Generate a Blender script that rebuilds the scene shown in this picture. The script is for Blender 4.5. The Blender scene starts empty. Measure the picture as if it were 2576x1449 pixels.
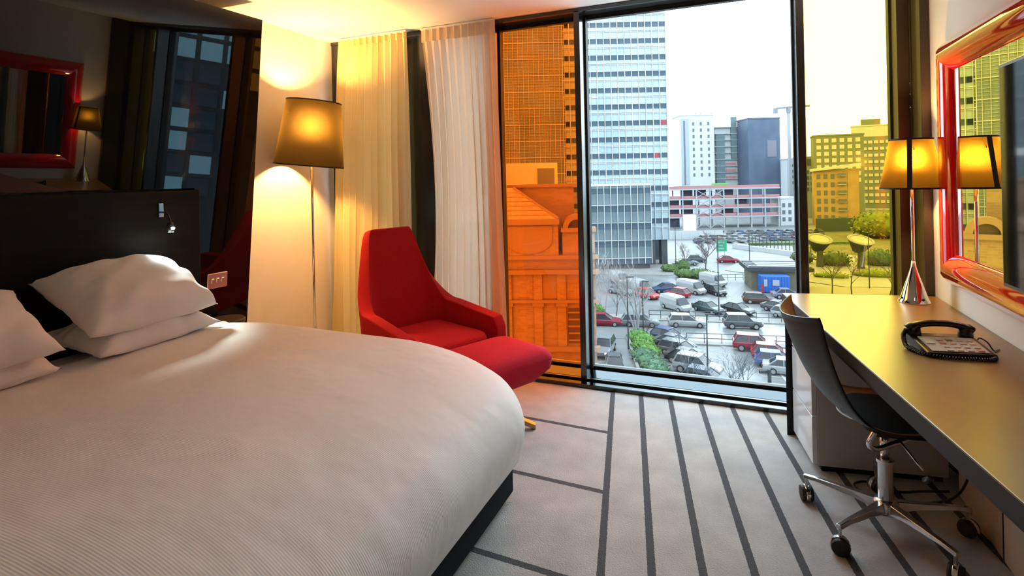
import bpy, bmesh, math, random
from mathutils import Vector, Matrix, Euler
random.seed(7)
scene = bpy.context.scene
COL = scene.collection
R = math.radians

# ------------------------------------------------------------------ camera
cam_d = bpy.data.cameras.new('camera')
cam = bpy.data.objects.new('camera', cam_d)
COL.objects.link(cam)
scene.camera = cam
F_PX, YAW, ROLL, EYE = 1380.0, R(22.5), 0.0215, 1.40
cam_d.sensor_width = 36.0
cam_d.sensor_fit = 'HORIZONTAL'
cam_d.lens = 36.0 * F_PX / 2576.0
cam_d.shift_y = -(724.5 - 445.0) / 2576.0
cam_d.clip_start = 0.05
cam_d.clip_end = 3000.0
_F = Vector((-math.sin(YAW), math.cos(YAW), 0))
_R0 = Vector((math.cos(YAW), math.sin(YAW), 0))
_Z = Vector((0, 0, 1))
_R = _R0 * math.cos(ROLL) - _Z * math.sin(ROLL)
_U = _Z * math.cos(ROLL) + _R0 * math.sin(ROLL)
_m = Matrix((_R, _U, -_F)).transposed().to_4x4()
_m.translation = Vector((0, 0, EYE))
cam.matrix_world = _m

# ------------------------------------------------------------------ overcast sky
SKY = 8.0
world = bpy.data.worlds.new('overcast_sky')
scene.world = world
world.use_nodes = True
bg = world.node_tree.nodes['Background']
bg.inputs[0].default_value = (0.80, 0.93, 1.0, 1)
bg.inputs[1].default_value = SKY

# ------------------------------------------------------------------ exposure
vs = scene.view_settings
vs.view_transform = 'Standard'
vs.look = 'None'
vs.exposure = 0.18
vs.gamma = 1.0
vs.use_curve_mapping = False
scene.cycles.use_denoising = True
scene.cycles.max_bounces = 10
scene.cycles.diffuse_bounces = 6
scene.cycles.glossy_bounces = 5
scene.cycles.transparent_max_bounces = 24
scene.cycles.sample_clamp_indirect = 8.0
scene.cycles.caustics_reflective = False
scene.cycles.caustics_refractive = False

# ------------------------------------------------------------------ materials
MATS = {}
def mat(name, col=(.8, .8, .8), rough=.6, metal=0.0, spec=.5, **kw):
    if name in MATS: return MATS[name]
    m = bpy.data.materials.new(name)
    m.use_nodes = True
    b = m.node_tree.nodes['Principled BSDF']
    b.inputs['Base Color'].default_value = (*col, 1)
    b.inputs['Roughness'].default_value = rough
    b.inputs['Metallic'].default_value = metal
    b.inputs['Specular IOR Level'].default_value = spec
    for k, v in kw.items():
        b.inputs[k.replace('_', ' ')].default_value = v
    MATS[name] = m
    return m
def nd(m, t, **kw):
    n = m.node_tree.nodes.new(t)
    for k, v in kw.items(): setattr(n, k, v)
    return n
def lk(m, a, b): m.node_tree.links.new(a, b)
def pb(m): return m.node_tree.nodes['Principled BSDF']
def mth(m, op, a, b=None, c=None):
    n = nd(m, 'ShaderNodeMath', operation=op)
    for i, v in enumerate((a, b, c)):
        if v is None: continue
        if isinstance(v, (int, float)): n.inputs[i].default_value = v
        else: lk(m, v, n.inputs[i])
    return n.outputs[0]
def mixc(m, fac, a, b):
    n = nd(m, 'ShaderNodeMix', data_type='RGBA')
    if isinstance(fac, (int, float)): n.inputs[0].default_value = fac
    else: lk(m, fac, n.inputs[0])
    for i, v in ((6, a), (7, b)):
        if isinstance(v, tuple): n.inputs[i].default_value = (*v, 1)
        else: lk(m, v, n.inputs[i])
    return n.outputs[2]
def objco(m):
    return nd(m, 'ShaderNodeTexCoord').outputs['Object']
def noise(m, scale, detail=4, co=None, stretch=None):
    n = nd(m, 'ShaderNodeTexNoise')
    n.inputs['Scale'].default_value = scale
    n.inputs['Detail'].default_value = detail
    co = co or objco(m)
    if stretch:
        mp = nd(m, 'ShaderNodeMapping')
        mp.inputs['Scale'].default_value = stretch
        lk(m, co, mp.inputs[0]); co = mp.outputs[0]
    lk(m, co, n.inputs['Vector'])
    return n.outputs['Fac']
def bump(m, h, strength=.2, dist=.01):
    n = nd(m, 'ShaderNodeBump')
    n.inputs['Strength'].default_value = strength
    n.inputs['Distance'].default_value = dist
    lk(m, h, n.inputs['Height']); lk(m, n.outputs[0], pb(m).inputs['Normal'])
def mottled(name, c1, c2, scale, rough=.6, bs=0., bd=.005, spec=.5, stretch=None, detail=4, metal=0):
    if name in MATS: return MATS[name]
    m = mat(name, c1, rough, metal, spec)
    n = noise(m, scale, detail, stretch=stretch)
    r = nd(m, 'ShaderNodeMapRange'); r.inputs[1].default_value = .35; r.inputs[2].default_value = .65
    lk(m, n, r.inputs[0])
    lk(m, mixc(m, r.outputs[0], c1, c2), pb(m).inputs['Base Color'])
    if bs: bump(m, n, bs, bd)
    return m
def emit(name, col, strength):
    if name in MATS: return MATS[name]
    m = bpy.data.materials.new(name); m.use_nodes = True
    nt = m.node_tree; nt.nodes.clear()
    e = nt.nodes.new('ShaderNodeEmission'); o = nt.nodes.new('ShaderNodeOutputMaterial')
    e.inputs[0].default_value = (*col, 1); e.inputs[1].default_value = strength
    nt.links.new(e.outputs[0], o.inputs[0]); MATS[name] = m
    return m
def pane_mat(name, tint, refl=.9):
    """flat window glass: light passes straight through, tinted, with Fresnel reflection"""
    if name in MATS: return MATS[name]
    m = bpy.data.materials.new(name); m.use_nodes = True
    nt = m.node_tree; nt.nodes.clear()
    o = nt.nodes.new('ShaderNodeOutputMaterial'); mx = nt.nodes.new('ShaderNodeMixShader')
    t = nt.nodes.new('ShaderNodeBsdfTransparent'); g = nt.nodes.new('ShaderNodeBsdfGlossy')
    lw = nt.nodes.new('ShaderNodeLayerWeight'); lw.inputs[0].default_value = .5
    pw = nt.nodes.new('ShaderNodeMath'); pw.operation = 'POWER'; pw.inputs[1].default_value = 5.0; nt.links.new(lw.outputs['Facing'], pw.inputs[0])
    fr = nt.nodes.new('ShaderNodeMath'); fr.operation = 'MULTIPLY_ADD'; fr.inputs[1].default_value = .96; fr.inputs[2].default_value = .04; nt.links.new(pw.outputs[0], fr.inputs[0])
    t.inputs[0].default_value = (*tint, 1); g.inputs[0].default_value = (refl, refl, refl, 1)
    g.inputs['Roughness'].default_value = 0.0
    nt.links.new(fr.outputs[0], mx.inputs[0]); nt.links.new(t.outputs[0], mx.inputs[1])
    nt.links.new(g.outputs[0], mx.inputs[2]); nt.links.new(mx.outputs[0], o.inputs[0]); MATS[name] = m
    return m
def cloth_mat(name, col, transl, transp=0.0, bumpscale=0, weave=None):
    """woven cloth that lets some light through"""
    if name in MATS: return MATS[name]
    m = bpy.data.materials.new(name); m.use_nodes = True
    nt = m.node_tree; nt.nodes.clear()
    o = nt.nodes.new('ShaderNodeOutputMaterial')
    d = nt.nodes.new('ShaderNodeBsdfDiffuse'); t = nt.nodes.new('ShaderNodeBsdfTranslucent')
    d.inputs[0].default_value = (*col, 1); t.inputs[0].default_value = (*col, 1)
    if weave:
        tc = nt.nodes.new('ShaderNodeTexCoord'); n = nt.nodes.new('ShaderNodeTexNoise')
        n.inputs['Scale'].default_value = weave; n.inputs['Detail'].default_value = 3
        nt.links.new(tc.outputs['Object'], n.inputs['Vector'])
        mr = nt.nodes.new('ShaderNodeMapRange'); mr.inputs[1].default_value = .3; mr.inputs[2].default_value = .7
        mr.inputs[3].default_value = .6; mr.inputs[4].default_value = 1.25
        nt.links.new(n.outputs['Fac'], mr.inputs[0])
        vm = nt.nodes.new('ShaderNodeVectorMath'); vm.operation = 'SCALE'
        vm.inputs[0].default_value = col; nt.links.new(mr.outputs[0], vm.inputs['Scale'])
        nt.links.new(vm.outputs[0], d.inputs[0]); nt.links.new(vm.outputs[0], t.inputs[0])
    mx = nt.nodes.new('ShaderNodeMixShader'); mx.inputs[0].default_value = transl
    nt.links.new(d.outputs[0], mx.inputs[1]); nt.links.new(t.outputs[0], mx.inputs[2])
    out = mx.outputs[0]
    if transp:
        tr = nt.nodes.new('ShaderNodeBsdfTransparent'); m2 = nt.nodes.new('ShaderNodeMixShader')
        m2.inputs[0].default_value = transp
        nt.links.new(out, m2.inputs[1]); nt.links.new(tr.outputs[0], m2.inputs[2]); out = m2.outputs[0]
    nt.links.new(out, o.inputs[0]); MATS[name] = m
    return m

# ------------------------------------------------------------------ mesh helpers
class MB:
    """collects boxes, prisms, tubes, lathes and lofts; build() links them as ONE mesh object"""
    def __init__(s): s.v = []; s.f = []; s.mi = []; s.cur = 0
    def add(s, vs, fs):
        o = len(s.v); s.v += [tuple(p) for p in vs]
        for q in fs: s.f.append([i + o for i in q]); s.mi.append(s.cur)
        return s
    def box(s, x0, x1, y0, y1, z0, z1):
        return s.add([(x0,y0,z0),(x1,y0,z0),(x1,y1,z0),(x0,y1,z0),(x0,y0,z1),(x1,y0,z1),(x1,y1,z1),(x0,y1,z1)],
                     [(3,2,1,0),(4,5,6,7),(0,1,5,4),(1,2,6,5),(2,3,7,6),(3,0,4,7)])
    def obox(s, c, size, rz=0, rx=0, ry=0):
        h = [a / 2 for a in size]; e = Euler((rx, ry, rz)).to_matrix(); c = Vector(c)
        p = [c + e @ Vector((sx*h[0], sy*h[1], sz*h[2])) for sz in (-1,1) for sx, sy in ((-1,-1),(1,-1),(1,1),(-1,1))]
        return s.add(p, [(3,2,1,0),(4,5,6,7),(0,1,5,4),(1,2,6,5),(2,3,7,6),(3,0,4,7)])
    def bar(s, a, b, w, h=None):
        a, b = Vector(a), Vector(b); h = h or w; d = (b - a).normalized()
        up = Vector((0,0,1)) if abs(d.z) < .95 else Vector((0,1,0))
        x = d.cross(up).normalized() * (w/2); y = x.cross(d).normalized() * (h/2)
        p = [q + i*x + j*y for q in (a, b) for i, j in ((-1,-1),(1,-1),(1,1),(-1,1))]
        return s.add(p, [(3,2,1,0),(4,5,6,7),(0,1,5,4),(1,2,6,5),(2,3,7,6),(3,0,4,7)])
    def prism(s, poly, z0, z1):
        n = len(poly)
        return s.add([(x,y,z0) for x,y in poly] + [(x,y,z1) for x,y in poly],
                     [tuple(range(n-1,-1,-1)), tuple(range(n,2*n))] + [(i,(i+1)%n,(i+1)%n+n,i+n) for i in range(n)])
    def rings(s, rs, cap=True, close=True):
        n = len(rs[0]); vs = [p for r in rs for p in r]; fs = []
        for k in range(len(rs)-1):
            for i in range(n if close else n-1):
                j = (i+1) % n; fs.append((k*n+i, k*n+j, (k+1)*n+j, (k+1)*n+i))
        if cap: fs += [tuple(range(n-1,-1,-1)), tuple(range((len(rs)-1)*n, len(rs)*n))]
        return s.add(vs, fs)
    def lathe(s, prof, n=24, c=(0,0,0), cap=True, M=None):
        rs = []
        for r, z in prof:
            ring = [Vector((r*math.cos(2*math.pi*i/n), r*math.sin(2*math.pi*i/n), z)) for i in range(n)]
            if M: ring = [M @ p for p in ring]
            rs.append([p + Vector(c) for p in ring])
        return s.rings(rs, cap)
    def tube(s, path, rad, n=8, cap=True):
        path = [Vector(p) for p in path]; rs = []
        if isinstance(rad, (int, float)): rad = [rad] * len(path)
        t0 = (path[1]-path[0]).normalized()
        x = t0.cross(Vector((0,0,1)) if abs(t0.z) < .9 else Vector((1,0,0))).normalized()
        for i, p in enumerate(path):
            t = (path[min(i+1,len(path)-1)] - path[max(i-1,0)]).normalized()
            x = (x - t * x.dot(t)).normalized(); y = t.cross(x)
            rs.append([p + rad[i]*(math.cos(2*math.pi*k/n)*x + math.sin(2*math.pi*k/n)*y) for k in range(n)])
        return s.rings(rs, cap)
    def grid(s, fn, nu, nv, flip=False):
        vs = [fn(i/(nu-1), j/(nv-1)) for j in range(nv) for i in range(nu)]; fs = []
        for j in range(nv-1):
            for i in range(nu-1):
                q = (j*nu+i, j*nu+i+1, (j+1)*nu+i+1, (j+1)*nu+i); fs.append(q[::-1] if flip else q)
        return s.add(vs, fs)
    def mesh(s, name, mats, smooth=False):
        me = bpy.data.meshes.new(name); me.from_pydata(s.v, [], s.f)
        for m in (mats if isinstance(mats, (list, tuple)) else [mats]): me.materials.append(m)
        if any(s.mi): me.polygons.foreach_set('material_index', s.mi)
        if smooth: me.polygons.foreach_set('use_smooth', [True]*len(me.polygons))
        me.update()
        return me
    def build(s, name, mats, parent=None, smooth=False, bevel=0, seg=2, sub=0, recalc=False, loc=None, rz=0, solid=0):
        me = s.mesh(name, mats, smooth)
        if recalc:
            b = bmesh.new(); b.from_mesh(me); bmesh.ops.recalc_face_normals(b, faces=b.faces); b.to_mesh(me); b.free()
        return link(name, me, parent, bevel, seg, sub, loc, rz, solid)
def link(name, me, parent=None, bevel=0, seg=2, sub=0, loc=None, rz=0, solid=0):
    o = bpy.data.objects.new(name, me); COL.objects.link(o)
    if parent: o.parent = parent
    if loc: o.location = loc
    if rz: o.rotation_euler.z = rz
    if solid:
        m = o.modifiers.new('solid', 'SOLIDIFY'); m.thickness = solid; m.offset = 0
    if bevel:
        m = o.modifiers.new('bevel', 'BEVEL'); m.width = bevel; m.segments = seg; m.limit_method = 'ANGLE'; m.angle_limit = R(35)
        m.harden_normals = False
    if sub:
        m = o.modifiers.new('sub', 'SUBSURF'); m.levels = m.render_levels = sub
    return o
def tag(o, label, cat, group=None, kind=None):
    o['label'] = label; o['category'] = cat
    if group: o['group'] = group
    if kind: o['kind'] = kind
    return o
def struct(o, label=None):
    o['kind'] = 'structure'
    if label: o['label'] = label
    return o
def thing(name, label, cat, loc=(0,0,0), rz=0, group=None):
    o = bpy.data.objects.new(name, None); COL.objects.link(o)
    o.location = loc; o.rotation_euler.z = rz; o.empty_display_size = .1
    return tag(o, label, cat, group)
def copy_tree(o, parent=None):
    c = o.copy(); COL.objects.link(c); c.parent = parent
    for ch in list(o.children): copy_tree(ch, c)
    return c
def rrect(cx, cy, hx, hy, r, n=8):
    """rounded rectangle outline, counter-clockwise"""
    p = []
    for sx, sy, a0 in ((1,1,0),(-1,1,90),(-1,-1,180),(1,-1,270)):
        for k in range(n):
            a = R(a0 + 90*k/(n-1)); p.append((cx + sx*(hx-r) + r*math.cos(a), cy + sy*(hy-r) + r*math.sin(a)))
    return p
def bez(pts, n=24):
    """Catmull-Rom through points"""
    pts = [Vector(p) for p in pts]; q = [2*pts[0]-pts[1]] + pts + [2*pts[-1]-pts[-2]]; out = []
    seg = len(pts)-1; per = max(2, n//seg)
    for i in range(seg):
        a, b, c, d = q[i:i+4]
        for k in range(per):
            t = k/per
            out.append(.5*((2*b)+(c-a)*t+(2*a-5*b+4*c-d)*t*t+(3*b-3*c+d-a)*t**3))
    out.append(pts[-1]); return out

# plain materials
M_frame = mat('black_window_frame', (.016,.017,.018), .2, 0, .8)
M_white_wall = mottled('warm_white_plaster', (.80,.77,.72), (.78,.75,.70), 6, .75, .05, .002)
M_ceil = mat('white_ceiling_paint', (.82,.80,.77), .8)
M_chrome = mat('polished_chrome', (.78,.77,.76), .06, 1.0)
M_alu = mat('polished_aluminium', (.62,.62,.63), .2, 1.0)
M_blackplastic = mat('black_plastic', (.012,.012,.013), .35)
M_rubber = mat('black_rubber', (.01,.01,.01), .6)
M_whitegloss = mat('white_gloss_lacquer', (.72,.72,.74), .12)
# ================================================================== THE ROOM
WL, WR, YW, YB, ZC = -3.06, 0.91, 3.58, -1.7, 2.525
# carpet: grey pile with charcoal woven lines
mc = mat('striped_grey_carpet', (.4,.4,.4), .95, 0, .1)
co = objco(mc); sep = nd(mc, 'ShaderNodeSeparateXYZ'); lk(mc, co, sep.inputs[0]); X, Y = sep.outputs[0], sep.outputs[1]
wob = mth(mc, 'MULTIPLY', mth(mc, 'SUBTRACT', noise(mc, 90, 2), .5), .006)
ps = mth(mc, 'ADD', mth(mc, 'ADD', mth(mc, 'MULTIPLY', X, .983), mth(mc, 'MULTIPLY', Y, .184)), wob)
pc = mth(mc, 'ADD', mth(mc, 'ADD', mth(mc, 'MULTIPLY', X, .047), mth(mc, 'MULTIPLY', Y, .999)), wob)
def lines(p, off, step, w):
    t = mth(mc, 'DIVIDE', mth(mc, 'SUBTRACT', p, off), step)
    fr = mth(mc, 'ABSOLUTE', mth(mc, 'SUBTRACT', t, mth(mc, 'ROUND', t)))
    return mth(mc, 'LESS_THAN', fr, w / step / 2)
right = mth(mc, 'GREATER_THAN', ps, -.122 - .0145)
lf = mth(mc, 'MULTIPLY', lines(ps, -.122, .1755, .029), right)
lc = mth(mc, 'MULTIPLY', lines(pc, 2.907, .556, .029), mth(mc, 'SUBTRACT', 1.0, right))
ln = mth(mc, 'MAXIMUM', lf, lc)
n1 = noise(mc, 7, 7); n2 = noise(mc, 170, 3)
mr_ = nd(mc, 'ShaderNodeMapRange'); mr_.inputs[1].default_value = .3; mr_.inputs[2].default_value = .7; lk(mc, n1, mr_.inputs[0]); nn1 = mr_.outputs[0]
base = mixc(mc, nn1, (.42,.418,.416), (.55,.542,.535))
base = mixc(mc, mth(mc, 'MULTIPLY', n2, .6), base, (.27,.27,.272))
lk(mc, mixc(mc, ln, base, mixc(mc, n2, (.055,.058,.066), (.11,.115,.125))), pb(mc).inputs['Base Color'])
bump(mc, n2, .7, .005)
struct(MB().box(WL-.1, WR+.1, YB-.1, 3.80, -.12, 0).build('floor', mc), 'pale grey carpet woven with dark charcoal lines')
struct(MB().box(WL-.1, WR+.1, YB-.1, 3.80, ZC, ZC+.15).build('ceiling', M_ceil), 'white ceiling glowing above the floor lamp')
struct(MB().box(WL-.12, WL, YB-.1, 3.80, 0, ZC).build('wall_left', M_white_wall), 'cream wall lit by the floor lamp')
struct(MB().box(WR, WR+.12, YB-.1, 3.80, 0, ZC).build('wall_right', M_white_wall), 'white wall behind the desk and red mirror')
struct(MB().box(WL-.12, WR+.12, YB-.22, YB-.1, 0, ZC).build('wall_back', M_white_wall))

# ---- window wall: sill, head, mullions, five bays of glass
M_sill = mat('black_polished_stone', (.012,.012,.013), .1, 0, .6)
struct(MB().box(WL, WR, 3.505, 3.58, 0.0, .024).build('trim_1', M_sill, bevel=.003), 'glossy black stone sill along the window')
M_steelsill = mat('dark_polished_steel', (.055,.068,.078), .12, 1.0)
MB().box(WL+.002, WR-.002, 3.508, 3.579, .024, .026).build('sill_top', M_steelsill, bpy.data.objects['trim_1'])
b = MB(); b.box(WL, WR, 3.58, 3.60, 0, .038); b.add([(WL,3.60,.0),(WR,3.60,.0),(WR,3.80,.0),(WL,3.80,.0),(WL,3.60,.037),(WR,3.60,.037),(WR,3.80,.07),(WL,3.80,.07)],[(3,2,1,0),(4,5,6,7),(0,1,5,4),(1,2,6,5),(2,3,7,6),(3,0,4,7)])
t2 = struct(b.build('trim_2', M_frame), 'black bottom rail of the window wall')
MB().add([(WL+.002,3.602,.038),(WR-.002,3.602,.038),(WR-.002,3.718,.0600),(WL+.002,3.718,.0600),(WL+.002,3.602,.0395),(WR-.002,3.602,.0395),(WR-.002,3.718,.0622),(WL+.002,3.718,.0622)],[(3,2,1,0),(4,5,6,7),(0,1,5,4),(1,2,6,5),(2,3,7,6),(3,0,4,7)]).build('rail_top', M_steelsill, t2)
b = MB(); b.box(WL, WR, 3.58, 3.60, 2.50, ZC); b.box(WL, WR, 3.60, 3.80, 2.508, ZC); b.box(WL, WR, 3.715, 3.765, 2.488, 2.508)
struct(b.build('trim_3', M_frame), 'black head rail of the window wall')
def mull(n, x0, x1, y0=3.58, lab=None):
    return struct(MB().box(x0, x1, y0, 3.80, .024, 2.51).build('trim_%d' % n, M_frame, bevel=.004), lab)
mull(4, WL, -2.935, 3.585, 'dark window jamb beside the cream curtain')
mull(5, -2.34, -2.105, 3.585, 'wide black mullion between the two curtains')
mull(6, -1.675, -1.618, 3.58, 'black mullion left of the orange pane')
mull(7, -1.012, -.972, 3.58, 'black mullion between orange and clear glass')
mull(8, .318, .362, 3.58, 'black mullion between clear and yellow glass')
M_brownblack = mat('dark_bronze_panel', (.035,.024,.014), .4)
b = MB(); b.box(.81, WR, 3.585, 3.80, 0, ZC)
struct(b.build('trim_9', M_brownblack), 'dark bronze jamb right of the yellow pane')
b = MB(); b.box(.868, WR, 3.40, 3.585, 0, ZC); b.box(.862, .872, 3.565, 3.585, 0, ZC)
t10 = struct(b.build('trim_10', M_brownblack, bevel=.003), 'dark bronze pilaster on the wall behind the desk lamp')
for z in (1.86,1.80,1.73): MB().lathe([(.004,-.003),(.004,.002),(.001,.003)],8,(.862,3.566,z),M=Matrix.Rotation(R(90),3,'X')).build('screw_head', M_chrome, t10)
M_clear = pane_mat('clear_window_glass', (.93,.96,.97))
M_orange = pane_mat('orange_tinted_glass', (1.0,.44,.12))
M_yellow = pane_mat('yellow_tinted_glass', (.985,.82,.33))
for n, (x0, x1, m, lab) in enumerate([(-2.935,-2.34,M_clear,'clear window behind the cream curtain'),(-2.105,-1.675,M_clear,'clear window behind the sheer curtain'),
        (-1.618,-1.012,M_orange,'tall orange tinted window'),(-.972,.318,M_clear,'large clear window overlooking the car park'),(.362,.81,M_yellow,'tall yellow tinted window beside the desk lamp')]):
    w = struct(MB().box(x0, x1, 3.735, 3.745, .06, 2.495).build('window_%d' % (n+1), m), lab)
    g = MB()
    g.box(x0, x0+.012, 3.70, 3.76, .065, 2.49); g.box(x1-.012, x1, 3.70, 3.76, .065, 2.49)
    g.box(x0+.012, x1-.012, 3.72, 3.76, .062, .078); g.box(x0+.012, x1-.012, 3.72, 3.76, 2.478, 2.495)
    g.build('window_gasket', M_rubber, w)

# ---- curtains
def curtain(name, x0t, x1t, x0b, x1b, folds, amp, y, m, label, ztop, zbot, header=.05, pull=None, nu=260, nv=44, seed=1, h2=.35, fl=1.5):
    rnd = random.Random(seed); ph = [rnd.uniform(-.8,.8) for _ in range(folds+2)]; am = [rnd.uniform(.55,1.25) for _ in range(folds+2)]
    def fn(u, v):
        z = zbot + (ztop - zbot) * v
        e = (1 - v) ** fl
        x0 = x0t + (x0b-x0t)*e; x1 = x1t + (x1b-x1t)*e
        uu = u + .010*math.sin(u*37+2*v)*(1-v)
        k = uu*folds; i = int(max(0, min(folds, k))); t = k - i
        a = am[i]*(1-t) + am[i+1]*t; p = ph[i]*(1-t) + ph[i+1]*t
        w = math.sin(2*math.pi*k + p*(1.4-v))
        g = amp*a*w*(.35 + .65*min(1, (1-v)*3))
        x = x0 + (x1-x0)*uu + h2*amp*a*math.sin(4*math.pi*k+p)*(1-.4*v)
        if pull: x += pull(u, v)
        return (x, y + g + .012*math.sin(9*u+5*v)*(1-v), z)
    c = thing(name, label, 'curtain', ((x0t+x1t)/2, y, zbot)); off = Vector(c.location)
    def f2(u, v): return Vector(fn(u, v)) - off
    MB().grid(f2, nu, nv).build('drape', m, c, smooth=True)
    def f3(u, v):
        q = Vector(fn(u, 1.0)) - off; q.z += (v-1)*header + .002; q.y += -.004 + .006*math.sin(2*math.pi*u*folds*2.0+1); return q
    MB().grid(f3, nu, 4).build('heading_tape', m, c, smooth=True)
    MB().box(x0t-off.x, x1t-off.x, -.012, .012, ztop-off.z+.001, ztop-off.z+.013).build('track', M_ceil, c)
    return c
M_cream = cloth_mat('cream_blackout_cloth', (.80,.66,.36), .10)
M_sheer = cloth_mat('white_sheer_voile', (.88,.73,.56), .20, .10)
curtain('blackout_curtain', -2.91, -2.28, -3.035, -2.26, 11, .040, 3.50, M_cream, 'pleated cream curtain drawn open beside the floor lamp', 2.50, .03, seed=3, h2=.12, fl=.75)
curtain('sheer_curtain', -2.175, -1.575, -2.15, -1.52, 10, .024, 3.535, M_sheer, 'gathered white sheer curtain beside the orange window', 2.505, .03, header=.09, seed=5,
        pull=lambda u, v: (.07*math.sin(math.pi*min(1,(1-v)*1.1))*(1-u)))
# ================================================================== BED WALL
M_panel = mat('black_back_painted_glass', (.004,.004,.005), .015, 0, .5)
M_paneledge = mat('black_lacquer', (.006,.005,.005), .2)
# leaning black glass wall panel: a solid wedge whose face leans into the room
PA, LEAN = R(3.6), .185/1.895
def panel_x(y, z): return -2.962 + LEAN*(z-.536) - math.tan(PA)*(2.62-y)
pn = thing('headboard_wall_panel', 'tall leaning black glass panel behind the headboard', 'wall panel', (-3.0,1.0,0))
po = Vector(pn.location); y0p, y1p, zt = -.55, 2.62, 2.43
def pt(x, y, z): return Vector((x, y, z)) - po
th_ = .012
def core(ya, yb, za, zb):
    q = ((ya,za),(yb,za),(yb,zb),(ya,zb))
    back = [pt(WL+.002,y,z) for y,z in q]; frt = [pt(max(panel_x(y,z)-th_, WL+.006),y,z) for y,z in q]
    MB().add(back+frt, [(0,1,2,3),(7,6,5,4),(0,4,5,1),(1,5,6,2),(2,6,7,3),(3,7,4,0)]).build('panel_core', M_paneledge, pn, recalc=True)
HBZ, HBY = 1.375, 2.225
core(y0p, y1p, HBZ, zt); core(HBY, y1p, .02, HBZ)
def sheet(ya, yb, za, zb, name):
    a = [pt(panel_x(y,z),y,z) for y,z in ((ya,za),(yb,za),(yb,zb),(ya,zb))]
    c = [p - Vector((.011,0,0)) for p in a]
    return MB().add(a+c, [(0,1,2,3),(7,6,5,4),(0,4,5,1),(1,5,6,2),(2,6,7,3),(3,7,4,0)]).build(name, M_panel, pn, recalc=True)
sheet(.80, y1p, HBZ, zt, 'glass_sheet'); sheet(y0p, .797, HBZ, zt, 'glass_sheet'); sheet(HBY, y1p, .03, HBZ, 'glass_sheet')

M_oak = mottled('black_stained_oak', (.004,.0033,.003), (.009,.0066,.005), 30, .55, .35, .004, spec=.12, stretch=(1,.06,1.3), detail=6)
hb = thing('headboard', 'black wood grain headboard behind the pillows', 'headboard', (-2.95,1.20,0))
MB().box(-.10,.09,-1.02,1.02,.25,1.365).build('board', M_oak, hb, bevel=.006)
MB().box(-.10,.08,-.99,.99,.0,.25).build('plinth', M_oak, hb)

# reading light on a flexible stem
rl = thing('reading_light', 'small lit reading light on the headboard', 'reading light', (-2.855,1.985,1.262))
MB().obox((0,0,0),(.012,.028,.075)).build('mount_plate', M_chrome, rl, bevel=.003)
MB().tube(bez([(.006,0,-.01),(.035,-.004,-.012),(.07,-.012,-.02),(.10,-.02,-.05),(.108,-.024,-.075)],16), .005, 8).build('stem', M_blackplastic, rl, smooth=True)
hd = MB().lathe([(.006,.03),(.014,.024),(.017,.0),(.018,-.022),(.014,-.022)],20,(.112,-.026,-.088)).build('lamp_head', M_blackplastic, rl, smooth=True)
MB().lathe([(.001,-.024),(.012,-.0235),(.0135,-.0225)],16,(.112,-.026,-.088),M=Matrix.Rotation(0,3,'X')).build('lens', emit('led_lens_glow',(.85,1,.95),60), hd)
MB().lathe([(.004,-.006),(.009,-.002),(.009,.004),(.003,.008)],14,(.130,-.026,-.092)).build('led_bulb', emit('led_lens_glow',(.85,1,.95),60), rl, smooth=True)
sl = bpy.data.lights.new('reading_beam','SPOT'); sl.energy = 22; sl.color = (.86,1,.95); sl.spot_size = R(84); sl.spot_blend = .55; sl.shadow_soft_size = .035
so = bpy.data.objects.new('reading_beam', sl); COL.objects.link(so); so.parent = rl; so.location = (.118,-.026,-.118)
so.rotation_euler = (Vector((.14,-.14,-.5))).to_track_quat('-Z','Y').to_euler()

# switch plate
sw = thing('light_switch', 'brushed metal plate with three light switches', 'light switch', (panel_x(2.39,.81)+.004,2.39,.81), -PA)
sw.rotation_euler = (0, math.atan(LEAN), -PA)
M_nickel = mat('brushed_nickel', (.75,.66,.60), .3, 1.0)
MB().box(-.003,.006,-.066,.066,-.046,.046).build('plate', M_nickel, sw, bevel=.004)
for i in (-1,0,1):
    r_ = MB().obox((.007,i*.033,0),(.006,.016,.030),ry=R(8)).build('rocker', M_nickel, sw, bevel=.002)

# round bedside table
M_walnut = mat('dark_walnut', (.03,.022,.015), .35)
bt = thing('bedside_table', 'round dark bedside table beside the pillows', 'table', (-2.85,2.375,0))
MB().lathe([(.075,.555),(.095,.56),(.10,.57),(.10,.582),(.095,.59),(.001,.59)],40).build('table_top', M_walnut, bt)
MB().lathe([(.022,.02),(.022,.566)],16).build('stem', M_chrome, bt, smooth=True)
MB().lathe([(.085,0),(.085,.012),(.03,.024)],32).build('foot', M_chrome, bt)

# bed
M_divan = mottled('black_divan_fabric', (.005,.0065,.009), (.009,.011,.014), 200, .9, .1, spec=.12)
M_sheet = mottled('white_cotton_sheet', (.86,.845,.83), (.82,.805,.79), 8, .85, .15, .006)
bed = thing('bed', 'wide double bed with a black divan base', 'bed', (-1.895,1.27,0))
MB().box(-.95,.962,-.93,.93,.03,.30).build('divan_base', M_divan, bed, bevel=.012)
for sx in (-.85,.85):
    for sy in (-.8,.8): MB().lathe([(.03,0),(.03,.03)],12,(sx,sy,0)).build('foot', M_blackplastic, bed)
MB().box(-.95,.87,-.90,.90,.30,.56).build('mattress', M_sheet, bed, bevel=.11, seg=6)

MB().box(-.95,-.70,-.90,.90,.45,.635).build('under_sheet', M_sheet, bed, bevel=.04, seg=4)
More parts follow.
